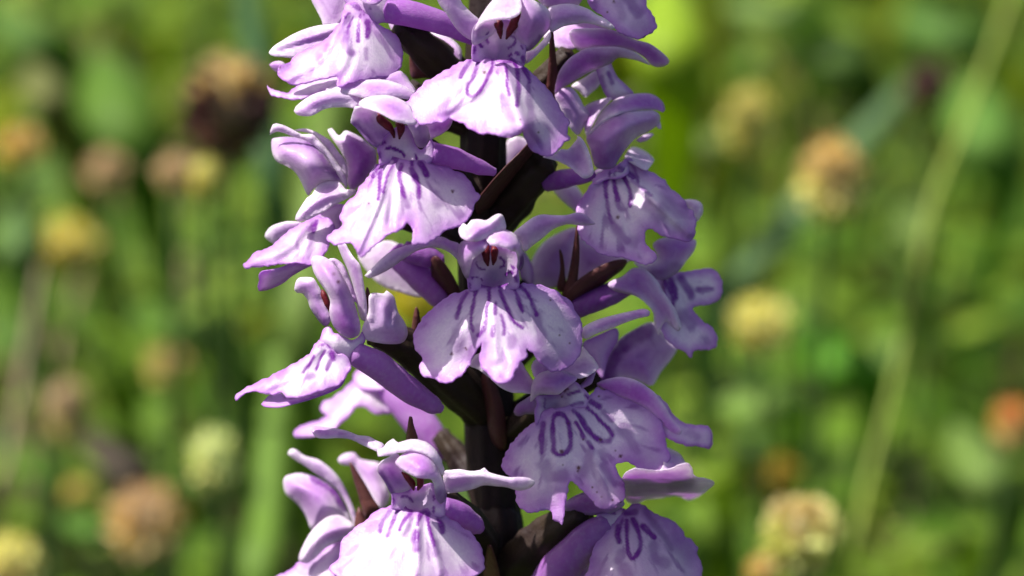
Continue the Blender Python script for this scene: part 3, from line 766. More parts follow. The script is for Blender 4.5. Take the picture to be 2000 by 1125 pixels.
petal('lateral_sepal', f, '585,1097 584,1085 590,1070 603,1045 620,1025 640,1010 660,1006 676,1012 692,1024 700,1032 692,1043 670,1053 650,1063 635,1071 625,1081 612,1093 600,1100', '590,1090,70 650,1015,55 695,1032,50 640,1068,80', bulge=4, pale=.6, folds=[('590,1092 630,1045 690,1028', 7, 12)])
lip(f, '535,1128 560,1116 580,1100 600,1094 620,1082 640,1068 655,1058 668,1062 668,1085 660,1098 655,1112 655,1130 640,1155 560,1158', '560,1130,55 650,1070,50 640,1140,90', pale=.85, marks=[('620,1085 605,1105 595,1118', 8, .5)], grid=6)

OFF[2] = 0
# ---- flower at the right of the middle, turned to the right and in shade
OFF[2] = -50
f = flower('1156,344 1165,330 1180,328 1200,326 1214,316 1228,322 1226,338 1206,348 1190,348 1178,352 1164,358 1155,352', '1160,348,182 1220,325,172 1190,340,186', pale=.95, bulge=5, marks=[('1188,336 1190,344', 2.4, .9), ('1197,334 1200,342', 2.4, .9)],
           ovary=[(952, 450, 20, 34), (990, 400, 75, 40), (1030, 350, 115, 40), (1066, 310, 150, 28)])
petal('petal', f, '1145,270 1155,256 1175,241 1200,226 1230,217 1262,215 1278,216 1289,225 1288,240 1280,248 1265,258 1250,265 1238,273 1225,288 1215,302 1205,318 1198,328 1180,331 1163,326 1157,310 1152,290',
      '1148,275,205 1285,228,175 1180,330,205 1215,260,222 1225,290,190', bulge=30, pale=.25, marks=[('1165,315 1185,324 1205,312', 16, .5), ('1150,270 1180,245 1215,226', 8, .3)])
petal('dorsal_sepal', f, '1150,262 1160,245 1170,225 1185,207 1205,192 1225,185 1250,182 1270,183 1285,190 1296,202 1299,215 1296,219 1285,215 1265,214 1235,216 1205,224 1180,238 1160,254',
      '1152,258,212 1200,200,190 1250,190,180 1298,215,168 1205,222,232', bulge=10, pale=.3, marks=[('1162,248 1180,222 1195,206', 5, .35)])
petal('petal', f, '1280,244 1284,238 1288,234 1292,252 1287,252', '1286,244,170', pale=.3)
petal('petal', f, '1147,268 1140,246 1135,226 1140,210 1155,200 1175,194 1195,190 1184,205 1168,225 1157,245', '1140,220,140 1185,198,160 1148,262,175', bulge=6, pale=.4)
petal('lateral_sepal', f, '1060,306 1067,302 1085,300 1095,291 1110,292 1120,280 1128,270 1127,265 1133,267 1140,275 1148,290 1155,310 1159,330 1157,342 1148,348 1138,348 1128,340 1118,330 1105,322 1090,315 1075,310',
      '1064,305,285 1110,300,262 1130,268,262 1155,335,285 1125,320,262', bulge=3, pale=.4, folds=[('1066,306 1105,318 1140,345', 6, 14), ('1130,268 1148,300 1156,335', 6, 12), ('1118,298 1135,330', 8, -6)])
spur(f, (1160, 342, 180, 10), (1130, 345, 172, 16), (1098, 350, 158, 19), (1066, 360, 140, 15), purple=.55)
lip(f, '1160,350 1150,365 1140,380 1130,395 1125,412 1126,430 1128,450 1132,463 1145,475 1160,488 1180,497 1200,503 1220,504 1235,509 1248,514 1260,517 1270,514 1280,508 1283,498 1275,490 1265,480 1260,468 1259,455 1264,447 1275,448 1290,458 1305,465 1320,467 1340,471 1352,471 1357,460 1358,445 1360,432 1355,415 1345,405 1335,390 1320,375 1305,362 1300,352 1280,340 1262,330 1250,322 1240,315 1228,308 1218,314 1208,322 1195,328 1180,332 1168,340',
    '1185,336,192 1130,430,212 1180,495,242 1265,512,252 1205,420,228 1352,466,212 1290,400,236 1320,372,172 1240,318,170 1150,380,205 1260,450,240',
    marks=[('1191,335 1191,343', 2.6, .9), ('1184,352 1182,365 1185,385', 5.2), ('1185,385 1188,410 1195,435', 4.2, .8), ('1195,435 1210,455 1225,470', 7, .6), ('1200,354 1202,370 1206,390', 5), ('1206,390 1210,406 1222,410', 4.5, .7), ('1230,402 1231,378 1222,352 1213,341 1204,337', 4),
           ('1210,328 1225,336 1237,347', 4.2), ('1228,316 1240,332 1247,357', 2.6, .8), ('1233,352 1250,365 1272,382', 3, .7), ('1265,400 1290,425', 9, .45), ('1300,400 1335,412', 12, .5), ('1222,468 1240,472', 8, .4), ('1330,440 1345,458', 9, .3)],
    tilt=.12, folds=[('1215,335 1270,385 1345,455', 8, 12), ('1230,325 1290,375 1345,410', 6, -6)], specks=[(1206, 424, 4)])
petal('petal', f, '1332,392 1350,389 1365,393 1372,400 1373,415 1368,425 1360,434 1350,422 1342,406', '1355,408,150', bulge=5, pale=.7)
petal('lateral_sepal', f, '1220,306 1235,287 1255,292 1270,302 1278,312 1270,325 1262,332 1245,324 1228,314', '1225,308,150 1270,312,125', bulge=6, pale=.7, marks=[('1225,296 1226,304', 3, .8)])
petal('petal', f, '1242,274 1262,261 1277,262 1266,273 1250,278', '1260,268,120', bulge=3, pale=.5)

OFF[2] = 0
# ---- flower at the upper right, in shade
f = flower('1163,126 1190,115 1196,130 1206,150 1222,165 1238,184 1215,194 1190,194 1174,168 1166,142', '1180,130,95 1225,180,75 1185,185,85', pale=.85, bulge=6, marks=[('1188,142 1196,162', 3, .8), ('1175,150 1180,168', 3, .5)],
           ovary=[(958, 250, 20, 32), (1010, 205, 60, 28), (1060, 160, 100, 26), (1110, 105, 125, 20)])
lip(f, '1138,-30 1146,0 1155,16 1168,26 1178,32 1190,46 1205,60 1220,68 1235,75 1247,78 1258,73 1262,68 1272,65 1280,58 1284,48 1278,35 1270,22 1262,10 1256,-30', '1150,0,205 1245,75,215 1280,50,180 1215,30,222 1200,-30,195', pale=.75,
    marks=[('1225,-5 1235,12 1246,26', 8, .6), ('1210,12 1215,32', 6, .3), ('1252,50 1262,58', 10, .3), ('1160,-10 1158,12', 9, .5)], specks=[(1199, 3, 3), (1187, 23, 2.4), (1260, 72, 3.5), (1269, 66, 2)])
petal('lateral_sepal', f, '1112,62 1150,56 1190,58 1215,66 1240,78 1270,87 1295,105 1307,120 1300,128 1285,131 1272,127 1258,112 1235,99 1200,94 1160,94 1128,98', '1115,75,130 1200,75,165 1300,120,150', bulge=8, pale=.2, folds=[('1150,80 1220,84 1290,118', 6, -5)])
petal('lateral_sepal', f, '1084,184 1088,152 1095,135 1110,117 1130,102 1150,94 1190,91 1225,96 1250,108 1270,127 1258,123 1240,117 1208,113 1195,123 1180,130 1150,142 1120,160 1096,174', '1088,175,150 1130,120,170 1265,125,168 1180,100,185 1150,140,150', bulge=8, pale=.3, marks=[('1165,118 1190,122 1205,114', 9, .5), ('1095,170 1130,150', 14, .25)])
petal('petal', f, '1060,58 1090,48 1120,44 1160,42 1185,52 1165,75 1135,88 1110,97 1085,92 1066,80', '1070,70,60 1160,50,110 1110,90,100', bulge=8, pale=.3, marks=[('1120,78 1150,50', 16, .45)])
petal('petal', f, '1084,184 1106,170 1120,174 1132,190 1142,210 1152,222 1142,242 1130,264 1115,252 1105,235 1094,212', '1100,190,130 1140,215,110 1128,255,120', bulge=8, pale=.45)
petal('petal', f, '1116,168 1140,152 1166,138 1172,164 1152,184 1142,190 1130,178', '1140,165,70', bulge=4, pale=.8)
petal('petal', f, '1026,102 1042,96 1062,76 1074,62 1074,78 1054,102 1028,124', '1030,112,215 1070,70,205', bulge=3, pale=.5)
petal('petal', f, '1030,-30 1075,-30 1120,-30 1140,-20 1130,10 1090,16 1060,10', '1080,-10,180', bulge=10, pale=.3)

# ---- flower at the right edge, seen past the bract
f = flower('1250,524 1275,534 1300,542 1310,556 1305,590 1292,600 1270,580 1250,552', '1260,535,70 1300,560,50 1280,590,60', pale=.5, bulge=5, ovary=[(955, 720, 0, 32), (1020, 670, 30, 34), (1080, 625, 55, 32), (1120, 604, 65, 24)])
spur(f, (1115, 606, 66, 20), (1150, 592, 76, 22), (1190, 575, 86, 22), (1235, 552, 88, 18), purple=.6)
lip(f, '1296,542 1320,531 1345,530 1370,525 1390,523 1405,535 1411,555 1410,575 1400,588 1380,595 1360,598 1352,603 1358,612 1375,628 1392,640 1401,658 1400,675 1385,683 1365,684 1353,686 1351,698 1340,690 1320,678 1303,665 1294,650 1290,630 1294,600 1298,570',
    '1300,545,55 1405,555,20 1400,665,40 1310,660,75 1345,600,50 1345,695,60', pale=1.0, grid=4.5,
    marks=[('1295,545 1310,565 1315,585 1312,602', 4), ('1306,540 1318,560 1320,582', 4), ('1330,545 1345,565 1350,578', 7, .85), ('1366,566 1390,564', 6, .8), ('1335,618 1352,636', 10, .6), ('1375,665 1395,668', 8, .3)])
petal('lateral_sepal', f, '1187,556 1195,548 1215,540 1235,524 1255,524 1272,535 1285,550 1295,568 1310,590 1322,610 1331,640 1326,647 1315,641 1300,628 1292,640 1286,655 1278,632 1275,608 1262,592 1240,578 1215,572 1198,567',
      '1190,556,118 1240,535,120 1328,640,112 1282,640,110 1270,570,125', bulge=6, pale=.45, folds=[('1192,558 1240,572 1275,605', 6, 9), ('1260,530 1295,575 1325,635', 6, 8), ('1240,555 1285,600 1310,635', 6, -6)])
petal('dorsal_sepal', f, '1238,512 1260,517 1280,508 1283,498 1275,478 1290,466 1320,462 1345,466 1360,470 1356,490 1341,510 1326,530 1310,541 1295,547 1280,543 1265,532 1250,524', '1250,515,85 1350,475,55 1300,540,80 1300,490,85', bulge=16, pale=.35, marks=[('1278,538 1300,538 1318,526', 10, .55)])

# ---- blurred flower behind the stem on the right
f = flower('1018,488 1034,506 1042,530 1040,556 1022,552 1014,530', '1025,520,-30', pale=.8, bulge=5, ovary=[(950, 620, -10, 26), (990, 590, -30, 26), (1030, 560, -40, 18)])
petal('petal', f, '1030,545 1040,505 1060,475 1085,458 1122,444 1128,462 1118,510 1106,550 1090,560 1060,562 1035,556', '1050,520,-45 1110,460,-60 1100,545,-30', bulge=22, pale=.45, marks=[('1090,490 1085,530 1090,555', 14, .4)])
petal('petal', f, '1126,462 1150,478 1180,492 1232,506 1200,524 1155,545 1126,552', '1150,500,-40 1220,508,-30', bulge=10, pale=.6)
petal('lateral_sepal', f, '1076,362 1100,356 1124,362 1140,385 1150,410 1140,425 1118,408 1095,388', '1090,365,-60 1140,415,-40', bulge=6, pale=.5)
petal('petal', f, '978,345 982,300 998,268 1030,272 1052,296 1040,318 1010,335 990,345', '1000,320,-90 1040,290,-80', bulge=10, pale=.6)
petal('petal', f, '700,500 720,480 760,470 800,490 830,520 850,560 820,580 780,570 750,560 725,540', '740,510,-20 830,550,-30', bulge=8, pale=.8)
spur(f, (770, 495, 40, 24), (810, 530, 60, 27), (850, 575, 70, 22), (872, 600, 70, 10), purple=.3)
spur(f, (790, 490, 100, 20), (830, 500, 95, 22), (862, 510, 90, 14), purple=.5)

# ---- big flower low on the right, lip with loops
OFF[2] = -75
f = flower('1046,774 1070,772 1092,768 1108,755 1122,745 1136,755 1147,766 1153,776 1148,786 1143,796 1122,797 1112,802 1090,807 1070,807 1057,820 1047,830 1045,802 1050,790',
           '1050,780,302 1120,750,300 1148,775,296 1085,785,276 1055,815,300 1110,795,302', marks=[('1110,771 1120,767 1131,764', 2.6, .9), ('1112,795 1125,788 1138,787', 3.4, .9), ('1065,778 1063,796', 1.8, .8), ('1067,812 1068,818', 2.6), ('1096,774 1105,778', 1.8, .6), ('1144,772 1148,777', 2.6), ('1074,786 1090,786 1098,784', 12, .4)],
           specks=[(1093, 768, 4), (1103, 763, 4), (1098, 774, 2.4), (1108, 760, 3)], ovary=[(962, 900, -10, 32), (1000, 850, 80, 32), (1040, 810, 170, 26), (1075, 790, 250, 16)])
lip(f, '1048,822 1035,830 1020,842 1005,858 990,880 983,895 979,908 982,918 992,928 1005,945 1007,960 1008,975 1010,985 1020,995 1035,1002 1055,998 1075,997 1080,1008 1078,1015 1090,1020 1098,1026 1103,1000 1105,985 1108,965 1112,945 1118,940 1128,950 1140,962 1155,975 1165,988 1180,996 1195,995 1210,985 1220,975 1222,960 1220,945 1212,932 1205,920 1202,910 1210,905 1225,903 1240,910 1252,922 1265,928 1280,922 1295,918 1305,905 1310,890 1302,870 1300,850 1295,830 1285,810 1270,795 1250,782 1225,775 1200,765 1180,762 1165,757 1155,768 1146,776 1135,781 1115,790 1090,796 1068,798 1055,810',
    '1080,800,302 983,905,280 1040,1000,338 1095,1022,345 1185,994,362 1120,900,332 1200,860,300 1305,880,240 1262,926,282 1220,776,258 1150,790,296 1080,880,322 1300,830,242',
    marks=[('1061,828 1058,850 1058,870 1058,884', 5.4), ('1092,808 1083,812 1080,830 1080,860 1083,882 1095,888 1110,880 1115,862 1113,840 1105,815 1092,807', 4.4), ('1125,825 1133,840 1140,855', 3.4), ('1148,863 1157,876', 3.6), ('1140,855 1148,865', 2, .7),
           ('1120,803 1133,815 1145,835 1160,852 1175,862', 4.6), ('1175,862 1190,860 1196,850', 4, .7), ('1196,850 1190,838 1175,825 1160,808 1147,796', 4), ('1155,785 1170,795', 5.4), ('1180,805 1196,821', 5, .65), ('1215,838 1230,858 1245,880', 8, .5), ('1245,880 1262,892', 18, .3),
           ('1150,885 1149,905 1140,925', 9, .5), ('1065,908 1070,925 1085,932 1100,928', 9, .5), ('1180,910 1190,930 1200,946', 5, .55), ('1170,945 1182,965 1180,988', 6, .4), ('1080,965 1040,975', 12, .28), ('1173,885 1180,892', 6, .5), ('1200,940 1215,948', 3, .5)],
    tilt=.08, folds=[('1120,805 1165,900 1190,985', 9, 7)], specks=[(1130, 914, 5), (1129, 921, 3), (1212, 891, 4), (1203, 881, 2), (1097, 882, 5), (1111, 828, 2), (1173, 859, 3), (1157, 952, 2), (1138, 858, 1.5), (1197, 976, 2), (1212, 983, 2.4), (1160, 980, 2), (1146, 964, 1.6), (1192, 978, 1.6), (1174, 970, 1.3), (1100, 907, 1.6), (1166, 962, 1.4), (1170, 774, 3)])
petal('dorsal_sepal', f, '1038,720 1042,705 1060,700 1100,700 1130,692 1138,676 1152,692 1168,712 1170,718 1156,729 1142,737 1125,738 1110,735 1090,740 1070,745 1045,738', '1040,720,290 1100,705,275 1165,715,290 1120,737,312 1050,740,315', bulge=3, pale=.55, fringe=2)
petal('petal', f, '1036,785 1037,762 1039,748 1046,736 1060,726 1090,722 1115,730 1128,738 1120,748 1104,760 1092,770 1075,771 1055,771 1046,776', '1038,770,310 1060,732,318 1120,740,330 1080,768,350 1040,780,305', bulge=22, pale=.35)
petal('petal', f, '1130,756 1140,745 1152,730 1164,724 1161,736 1156,749 1146,755 1136,759', '1145,742,288 1160,728,280', bulge=5, pale=.1, purple=.55)
petal('lateral_sepal', f, '915,712 935,722 958,740 975,755 998,766 1020,767 1040,768 1044,750 1036,735 1026,720 1018,706 1000,698 960,692 930,692', '925,710,262 980,745,280 1040,760,296 990,705,262', bulge=4, pale=.35)
petal('lateral_sepal', f, '1003,804 1010,790 1025,780 1038,772 1046,780 1051,792 1046,808 1030,809 1015,813 1006,811', '1010,802,235 1045,785,270', bulge=9, pale=.1, purple=.4)

OFF[2] = 0
# ---- rear flower between that one and the right edge
f = flower('1140,668 1172,652 1202,640 1208,660 1188,700 1178,738 1166,726 1154,704 1140,692', '1160,680,60 1195,650,50', pale=.55, bulge=6, ovary=[(958, 850, -30, 30), (1040, 800, -20, 30), (1110, 760, 0, 28), (1165, 735, 20, 20)])
petal('petal', f, '1168,748 1178,712 1190,690 1210,662 1240,642 1270,629 1292,640 1302,660 1322,680 1311,702 1291,727 1276,752 1262,752 1240,742 1215,742 1190,748', '1180,735,20 1270,635,0 1315,680,-10 1270,748,25', bulge=26, pale=.4, marks=[('1186,735 1202,695 1228,664 1265,645', 11, .75)])
petal('lateral_sepal', f, '1138,640 1165,625 1200,615 1235,607 1258,603 1270,609 1268,617 1250,621 1225,629 1195,641 1165,652 1145,662 1136,656', '1140,650,250 1265,612,235', bulge=8, pale=.5, marks=[('1165,640 1200,626 1250,612', 3, .4)])
petal('dorsal_sepal', f, '1165,752 1180,742 1215,736 1245,744 1265,756 1282,770 1300,795 1312,816 1332,842 1312,852 1290,830 1265,800 1230,782 1190,768', '1180,755,190 1240,760,195 1320,845,160', bulge=10, pale=.25)
petal('lip', f, '1278,772 1295,780 1310,800 1320,815 1345,828 1370,830 1387,835 1392,855 1388,876 1365,872 1340,870 1315,862 1298,850 1290,830', '1290,790,150 1385,855,120 1310,850,160', bulge=6, pale=.7, marks=[('1345,845 1360,852', 6, .4)], fringe=3)

# ---- lowest flower on the right
f = flower('1166,1006 1190,1000 1215,992 1228,998 1240,984 1252,986 1240,1004 1222,1012 1206,1026 1186,1042 1172,1030', '1180,1015,185 1240,990,165 1190,1035,190', pale=.85, bulge=6, marks=[('1186,997 1202,1004', 3, .8), ('1222,992 1234,1000', 6, .6)], specks=[(1227, 968, 5), (1168, 1042, 4)],
           ovary=[(972, 1160, -30, 40), (1030, 1090, 50, 46), (1085, 1040, 100, 42), (1140, 1000, 150, 24)])
lip(f, '1170,1052 1185,1036 1200,1020 1212,1006 1224,994 1240,984 1258,986 1275,1000 1300,1010 1320,1022 1335,1035 1338,1045 1352,1055 1362,1068 1363,1085 1370,1105 1372,1125 1368,1148 1300,1158 1200,1158 1140,1148 1148,1110 1154,1085 1160,1066',
    '1225,995,175 1362,1080,138 1220,1150,250 1155,1085,190 1300,1100,200 1240,1050,205 1340,1150,190', pale=.7,
    marks=[('1209,1030 1206,1045 1210,1058', 5.4), ('1224,1016 1224,1045 1227,1075 1235,1092 1245,1080 1252,1062 1245,1035 1235,1014', 4.4), ('1257,1028 1265,1038 1277,1049', 4.6), ('1262,998 1275,1020 1300,1050 1312,1072', 4.4, .5), ('1275,1068 1280,1090 1300,1100', 8, .5), ('1212,1080 1210,1096', 6, .5),
           ('1318,1062 1342,1082', 11, .35), ('1218,1108 1230,1125', 8, .5), ('1160,1100 1170,1120', 14, .3), ('1222,1004 1240,1000', 5, .8), ('1216,1014 1214,1022', 3, .8)],
    tilt=.1, folds=[('1250,1000 1300,1070 1340,1130', 9, 8)])
petal('lateral_sepal', f, '1216,934 1240,916 1280,920 1310,915 1340,905 1352,915 1356,930 1375,935 1396,943 1386,955 1365,970 1345,978 1325,970 1290,973 1260,977 1240,988 1220,974', '1225,950,175 1390,945,140 1300,945,175', bulge=8, pale=.4, marks=[('1310,950 1345,944', 8, .4)], fringe=2)
petal('dorsal_sepal', f, '1290,872 1325,884 1340,905 1354,921 1342,932 1310,928 1285,926 1296,905', '1300,900,175 1345,920,155', bulge=6, pale=.4)
petal('petal', f, '1100,985 1130,965 1165,958 1200,966 1220,985 1190,1004 1150,1006 1112,1002', '1120,985,160 1200,980,190', bulge=16, pale=.2, purple=.3)
spur(f, (1185, 1018, 182, 18), (1145, 1056, 160, 32), (1098, 1106, 135, 37), (1062, 1150, 112, 34), purple=.42)
petal('petal', f, '1120,1128 1140,1090 1162,1060 1168,1075 1156,1105 1148,1150 1125,1160', '1140,1110,120', bulge=5, pale=.6)

# ---- bracts between the flowers
bract('1098,605 1106,572 1130,546 1160,526 1195,510 1224,508 1217,526 1190,547 1165,567 1140,585 1118,600', '1105,595,70 1220,512,110 1150,545,105', 16)
bract('1112,596 1098,575 1108,545 1115,510 1121,470 1126,440 1130,455 1132,500 1129,540 1126,570', '1110,590,80 1126,442,150', 7)
bract('1088,566 1094,525 1092,488 1099,500 1104,540 1108,566', '1098,560,80 1093,490,120', 5)
bract('1062,205 1068,160 1072,110 1074,62 1080,62 1086,110 1090,160 1084,210', '1075,200,110 1077,64,200', 6)
bract('803,150 799,100 802,50 816,48 818,75 826,110 838,130 848,150 826,152', '820,140,120 808,55,160', 7)
bract('793,860 795,840 799,814 803,815 809,835 816,858 812,872 796,872', '804,865,200 800,816,225', 7)
bract('682,904 690,909 700,924 715,948 730,975 742,996 722,1012 712,1014 705,988 698,962 690,936', '720,1005,10 684,906,20', 10)
bract('946,1140 948,1090 953,1064 958,1066 966,1088 974,1120 976,1145', '960,1130,60 955,1067,140', 9)
bract('930,400 950,370 985,330 1015,300 1040,275 1052,282 1048,310 1030,350 1000,395 965,430 940,430', '945,420,30 1045,285,140 1000,340,110', 16)
bract('716,560 722,570 723,586 719,612 713,590', '718,590,250', 3)
bract('804,640 808,612 812,600 818,612 822,640 816,668 808,668', '812,640,150 812,604,170', 5)
bract('860,690 880,640 905,600 925,585 930,610 915,650 895,690 875,705', '875,695,40 925,590,60', 12)
bract('960,860 948,800 940,745 948,722 966,745 982,790 990,840 985,880', '965,850,40 948,726,90', 14)
bract('1000,1090 1040,1040 1085,1008 1120,1000 1112,1020 1080,1058 1040,1100 1010,1120', '1010,1100,60 1115,1004,140', 14)
bract('880,600 850,560 840,515 850,500 872,520 895,560 905,600', '890,595,60 846,505,120', 12)
bract('990,120 1010,140 1040,190 1060,240 1040,250 1005,215 985,165', '1000,140,40 1045,245,80', 12)
bract('700,990 712,1010 722,1030 705,1045 692,1030', '705,1020,20', 6)
print('petals', pc[0])


# ------------------------------------------------------------------ the meadow behind
def leaf3(pts, widths, bend, side):
    """a leaf blade as a folded strip (world points, half widths)"""
    pp = np.asarray(pts, float)
    tg = np.gradient(pp, axis=0)
    tg /= np.linalg.norm(tg, axis=1)[:, None] + 1e-12
    side = np.asarray(side, float)
    v, f = [], []
    for k in range(len(pp)):
        s = side - tg[k] * (side @ tg[k])
        s /= np.linalg.norm(s) + 1e-12
        n = np.cross(s, tg[k])
        v += [pp[k] - s * widths[k] + n * widths[k] * bend, pp[k], pp[k] + s * widths[k] + n * widths[k] * bend]
    for k in range(len(pp) - 1):
        a = k * 3
        f += [(a, a + 1, a + 4, a + 3), (a + 1, a + 2, a + 5, a + 4)]
    return v, f


class Bag:
    def __init__(self):
        self.v, self.f = [], []

    def add(self, v, f):
        o = len(self.v)
        self.v += list(v)
        self.f += [tuple(i + o for i in q) for q in f]


M_GRASS = leaf_material('grass', (0.026, 0.060, 0.004), (0.095, 0.155, 0.007), (0.25, 0.25, 0.018), 0.5)
M_CLOVER = leaf_material('clover', (0.020, 0.060, 0.004), (0.085, 0.180, 0.008), (0.23, 0.33, 0.030), 0.48)
M_STRAW = leaf_material('straw', (0.16, 0.11, 0.045), (0.24, 0.18, 0.075), (0.11, 0.07, 0.035), 0.25)


def clear_of_view(x, y, z):
    """keep the space between lens and orchid free"""
    return y > 0.045 or abs(x) > 0.14 or z < 0.10


def meadow():
    rng = random.Random(11)
    grass, straw, clover = Bag(), Bag(), Bag()
    for i in range(9000):
        x = rng.uniform(-0.6, 0.6)
        y = rng.uniform(-0.35, 1.6)
        h = rng.uniform(0.03, 0.085) * (1.25 if rng.random() < .15 else 1)
        if math.hypot(x, y) < 0.02:
            continue
        az = rng.uniform(0, 2 * math.pi)
        lean = rng.uniform(0.1, 1.0) * h
        wd = rng.uniform(0.0008, 0.0022)
        p = []
        for k in range(5):
            t = k / 4
            p.append((x + math.cos(az) * lean * t * t, y + math.sin(az) * lean * t * t, h * (t - 0.22 * t * t * (lean / h))))
        ws = [wd * q for q in (0.7, 1, 0.9, 0.6, 0.06)]
        v, f = leaf3(p, ws, 0.25, (math.sin(az) + .2, -math.cos(az), 0.1))
        (straw if rng.random() < 0.12 else grass).add(v, f)
    for i in range(21000):
        x = rng.uniform(-0.55, 0.55)
        y = rng.uniform(-0.3, 1.55)
        if math.hypot(x, y) < 0.025:
            continue
        patch = mnoise.noise(Vector((x * 7, y * 7, 3.0)))
        if patch < -0.2 and rng.random() < 0.7:
            continue
        z = rng.uniform(0.012, 0.055) * (1 + 0.5 * patch)
        r = rng.uniform(0.0035, 0.0095)
        tilt = rng.uniform(-0.5, 0.5)
        tilt2 = rng.uniform(-0.5, 0.5)
        a0 = rng.uniform(0, 6.28)
        nl = 3
        if rng.random() < .3:
            nl = 1
            r *= 1.5
        for k in range(nl):
            a = a0 + k * 2.094
            d = np.array((math.cos(a), math.sin(a), 0))
            s = np.array((-math.sin(a), math.cos(a), 0))
            p = []
            for t in (0.05, 0.35, 0.7, 1.0):
                q = np.array((x, y, z)) + d * r * 1.25 * t
                q[2] += (d[0] * tilt + d[1] * tilt2) * r * t + 0.25 * r * t - 0.35 * r * t * t
                p.append(q)
            v, f = leaf3(p, [r * q for q in (0.12, 0.52, 0.62, 0.2)], 0.22, s)
            clover.add(v, f)
    for nm, bag, m in (('meadow_grass', grass, M_GRASS), ('dry_grass', straw, M_STRAW), ('ground_clover', clover, M_CLOVER)):
        o = link(nm, make_mesh(nm, bag.v, bag.f, m))
        o['kind'] = 'stuff'
        o['label'] = {'meadow_grass': 'short green grass covering the meadow floor', 'dry_grass': 'scattered straw-coloured dry grass in the meadow', 'ground_clover': 'low green clover leaves carpeting the meadow'}[nm]
        o['category'] = {'meadow_grass': 'grass', 'dry_grass': 'dry grass', 'ground_clover': 'clover'}[nm]


meadow()


def plain_leaf_mat(name, c, transl=.4):
    return leaf_material(name, tuple(x * .85 for x in c), c, tuple(min(1, x * 1.2) for x in c), transl, 90)


def flower_head(name, label, cat, px, py, dist, rx, ry, cols, group=None, stalk_col=(0.07, 0.12, 0.03), up=0.35, n=90):
    """dried or fading flower head on a stalk: stalk, core and many florets"""
    k = dist / D * S
    c = at(px, py, dist)
    if c.z < ry * k:
        c = on_height(px, py, ry * k + 0.01)
        k = (c - CAM).dot(AF) / D * S
    rx, ry = rx * k, ry * k
    root = bpy.data.objects.new(name, None)
    COL.objects.link(root)
    rr = random.Random(int(px * 7 + py))
    ft = Vector((c.x + rr.uniform(-.012, .012), c.y + rr.uniform(-.002, .014), 0))
    root.location = ft
    root['label'] = label
    root['category'] = cat
    if group:
        root['group'] = group
    ms = plain_leaf_mat(name + '_stalk', stalk_col, .15)
    rel = np.array(ft)
    mid = ft.lerp(c, .5) + Vector((rr.uniform(-.003, .003), 0.002, 0))
    tube3('stalk', root, np.array([tuple(ft), tuple(mid), tuple(c)]) - rel, [0.0008, 0.0007, 0.0006], ms, seg=8, base=False, n=10)
    # core
    v, f = [], []
    for i in range(9):
        th = math.pi * i / 8
        for j in range(12):
            a = 2 * math.pi * j / 12
            v.append((rx * .72 * math.sin(th) * math.cos(a), rx * .72 * math.sin(th) * math.sin(a), ry * .78 * math.cos(th)))
    for i in range(8):
        for j in range(12):
            j2 = (j + 1) % 12
            f.append((i * 12 + j, (i + 1) * 12 + j, (i + 1) * 12 + j2, i * 12 + j2))
    v = np.array(v) + np.array(c) - rel
    link('flower_head', make_mesh('flower_head', v, f, plain_leaf_mat(name + '_core', tuple(x * .6 for x in cols[0]), .1)), root)
    bags = [Bag() for _ in cols]
    for i in range(n):
        zz = 1 - 2 * (i + .5) / n
        a = i * 2.39996
        s = math.sqrt(1 - zz * zz)
        d = np.array((s * math.cos(a), s * math.sin(a), zz))
        p0 = np.array((d[0] * rx * .66, d[1] * rx * .66, d[2] * ry * .7)) + np.array(c) - rel
        dd = d + np.array((rr.uniform(-.3, .3), rr.uniform(-.3, .3), up + rr.uniform(-.2, .2)))
        dd /= np.linalg.norm(dd)
        ln = rx * rr.uniform(.34, .58)
        p = [p0 + dd * ln * t + np.array((0, 0, -.12 * ln * t * t)) for t in (0, .4, .8, 1.05)]
        sd = np.cross(dd, (rr.uniform(-1, 1), rr.uniform(-1, 1), .3))
        v, f = leaf3(p, [rx * .10, rx * .17, rx * .12, rx * .02], .3, sd)
        # the colours of the florets change from the top of the head to its foot
        t = (1 - zz) / 2 + rr.uniform(-.22, .22)
        bags[min(len(cols) - 1, max(0, int(t * len(cols))))].add(v, f)
    for i, b in enumerate(bags):
        if b.v:
            o = link('florets', make_mesh('florets', b.v, b.f, plain_leaf_mat(name + '_floret', cols[i], .3)), root)
            o['kind'] = 'stuff'
    return root


TAN, OCH, YEL, PNK, ORG_, BRN, PUR = (.54, .43, .20), (.54, .48, .14), (.66, .63, .22), (.48, .36, .21), (.58, .42, .16), (.13, .075, .04), (.075, .036, .034)
LIM = (.60, .66, .26)
flower_head('dried_flower_head', 'tall dark brown dried flower head with tan top beside the orchid', 'flower head', 447, 205, .36, 84, 100, [TAN, PUR, PUR, PUR, BRN], n=170)
flower_head('dried_flower_head', 'small cream-yellow fading flower head beneath the dark brown one', 'flower head', 405, 345, .36, 34, 40, [YEL, OCH])
flower_head('dried_flower_head', 'small pinkish tan dry flower head touching the cream-yellow one', 'flower head', 342, 335, .38, 38, 36, [PNK, TAN])
G1 = 'dry flower heads in the meadow'
flower_head('dried_flower_head', 'small round pinkish brown dry flower head alone in dark grass', 'flower head', 208, 332, .45, 40, 38, [PNK, TAN], G1)
flower_head('yellow_flower_head', 'orange-yellow flower head at the edge of the grass', 'flower head', 38, 288, .42, 44, 40, [ORG_, OCH], G1)
flower_head('yellow_flower_head', 'broad olive-yellow flower head above the shaded hollow', 'flower head', 130, 480, .48, 62, 46, [OCH, (.25, .2, .06)], G1)
flower_head('dried_flower_head', 'tall narrow pinkish brown seed head beside a bright green leaf', 'seed head', 132, 800, .42, 40, 78, [PNK, TAN, OCH], G1)
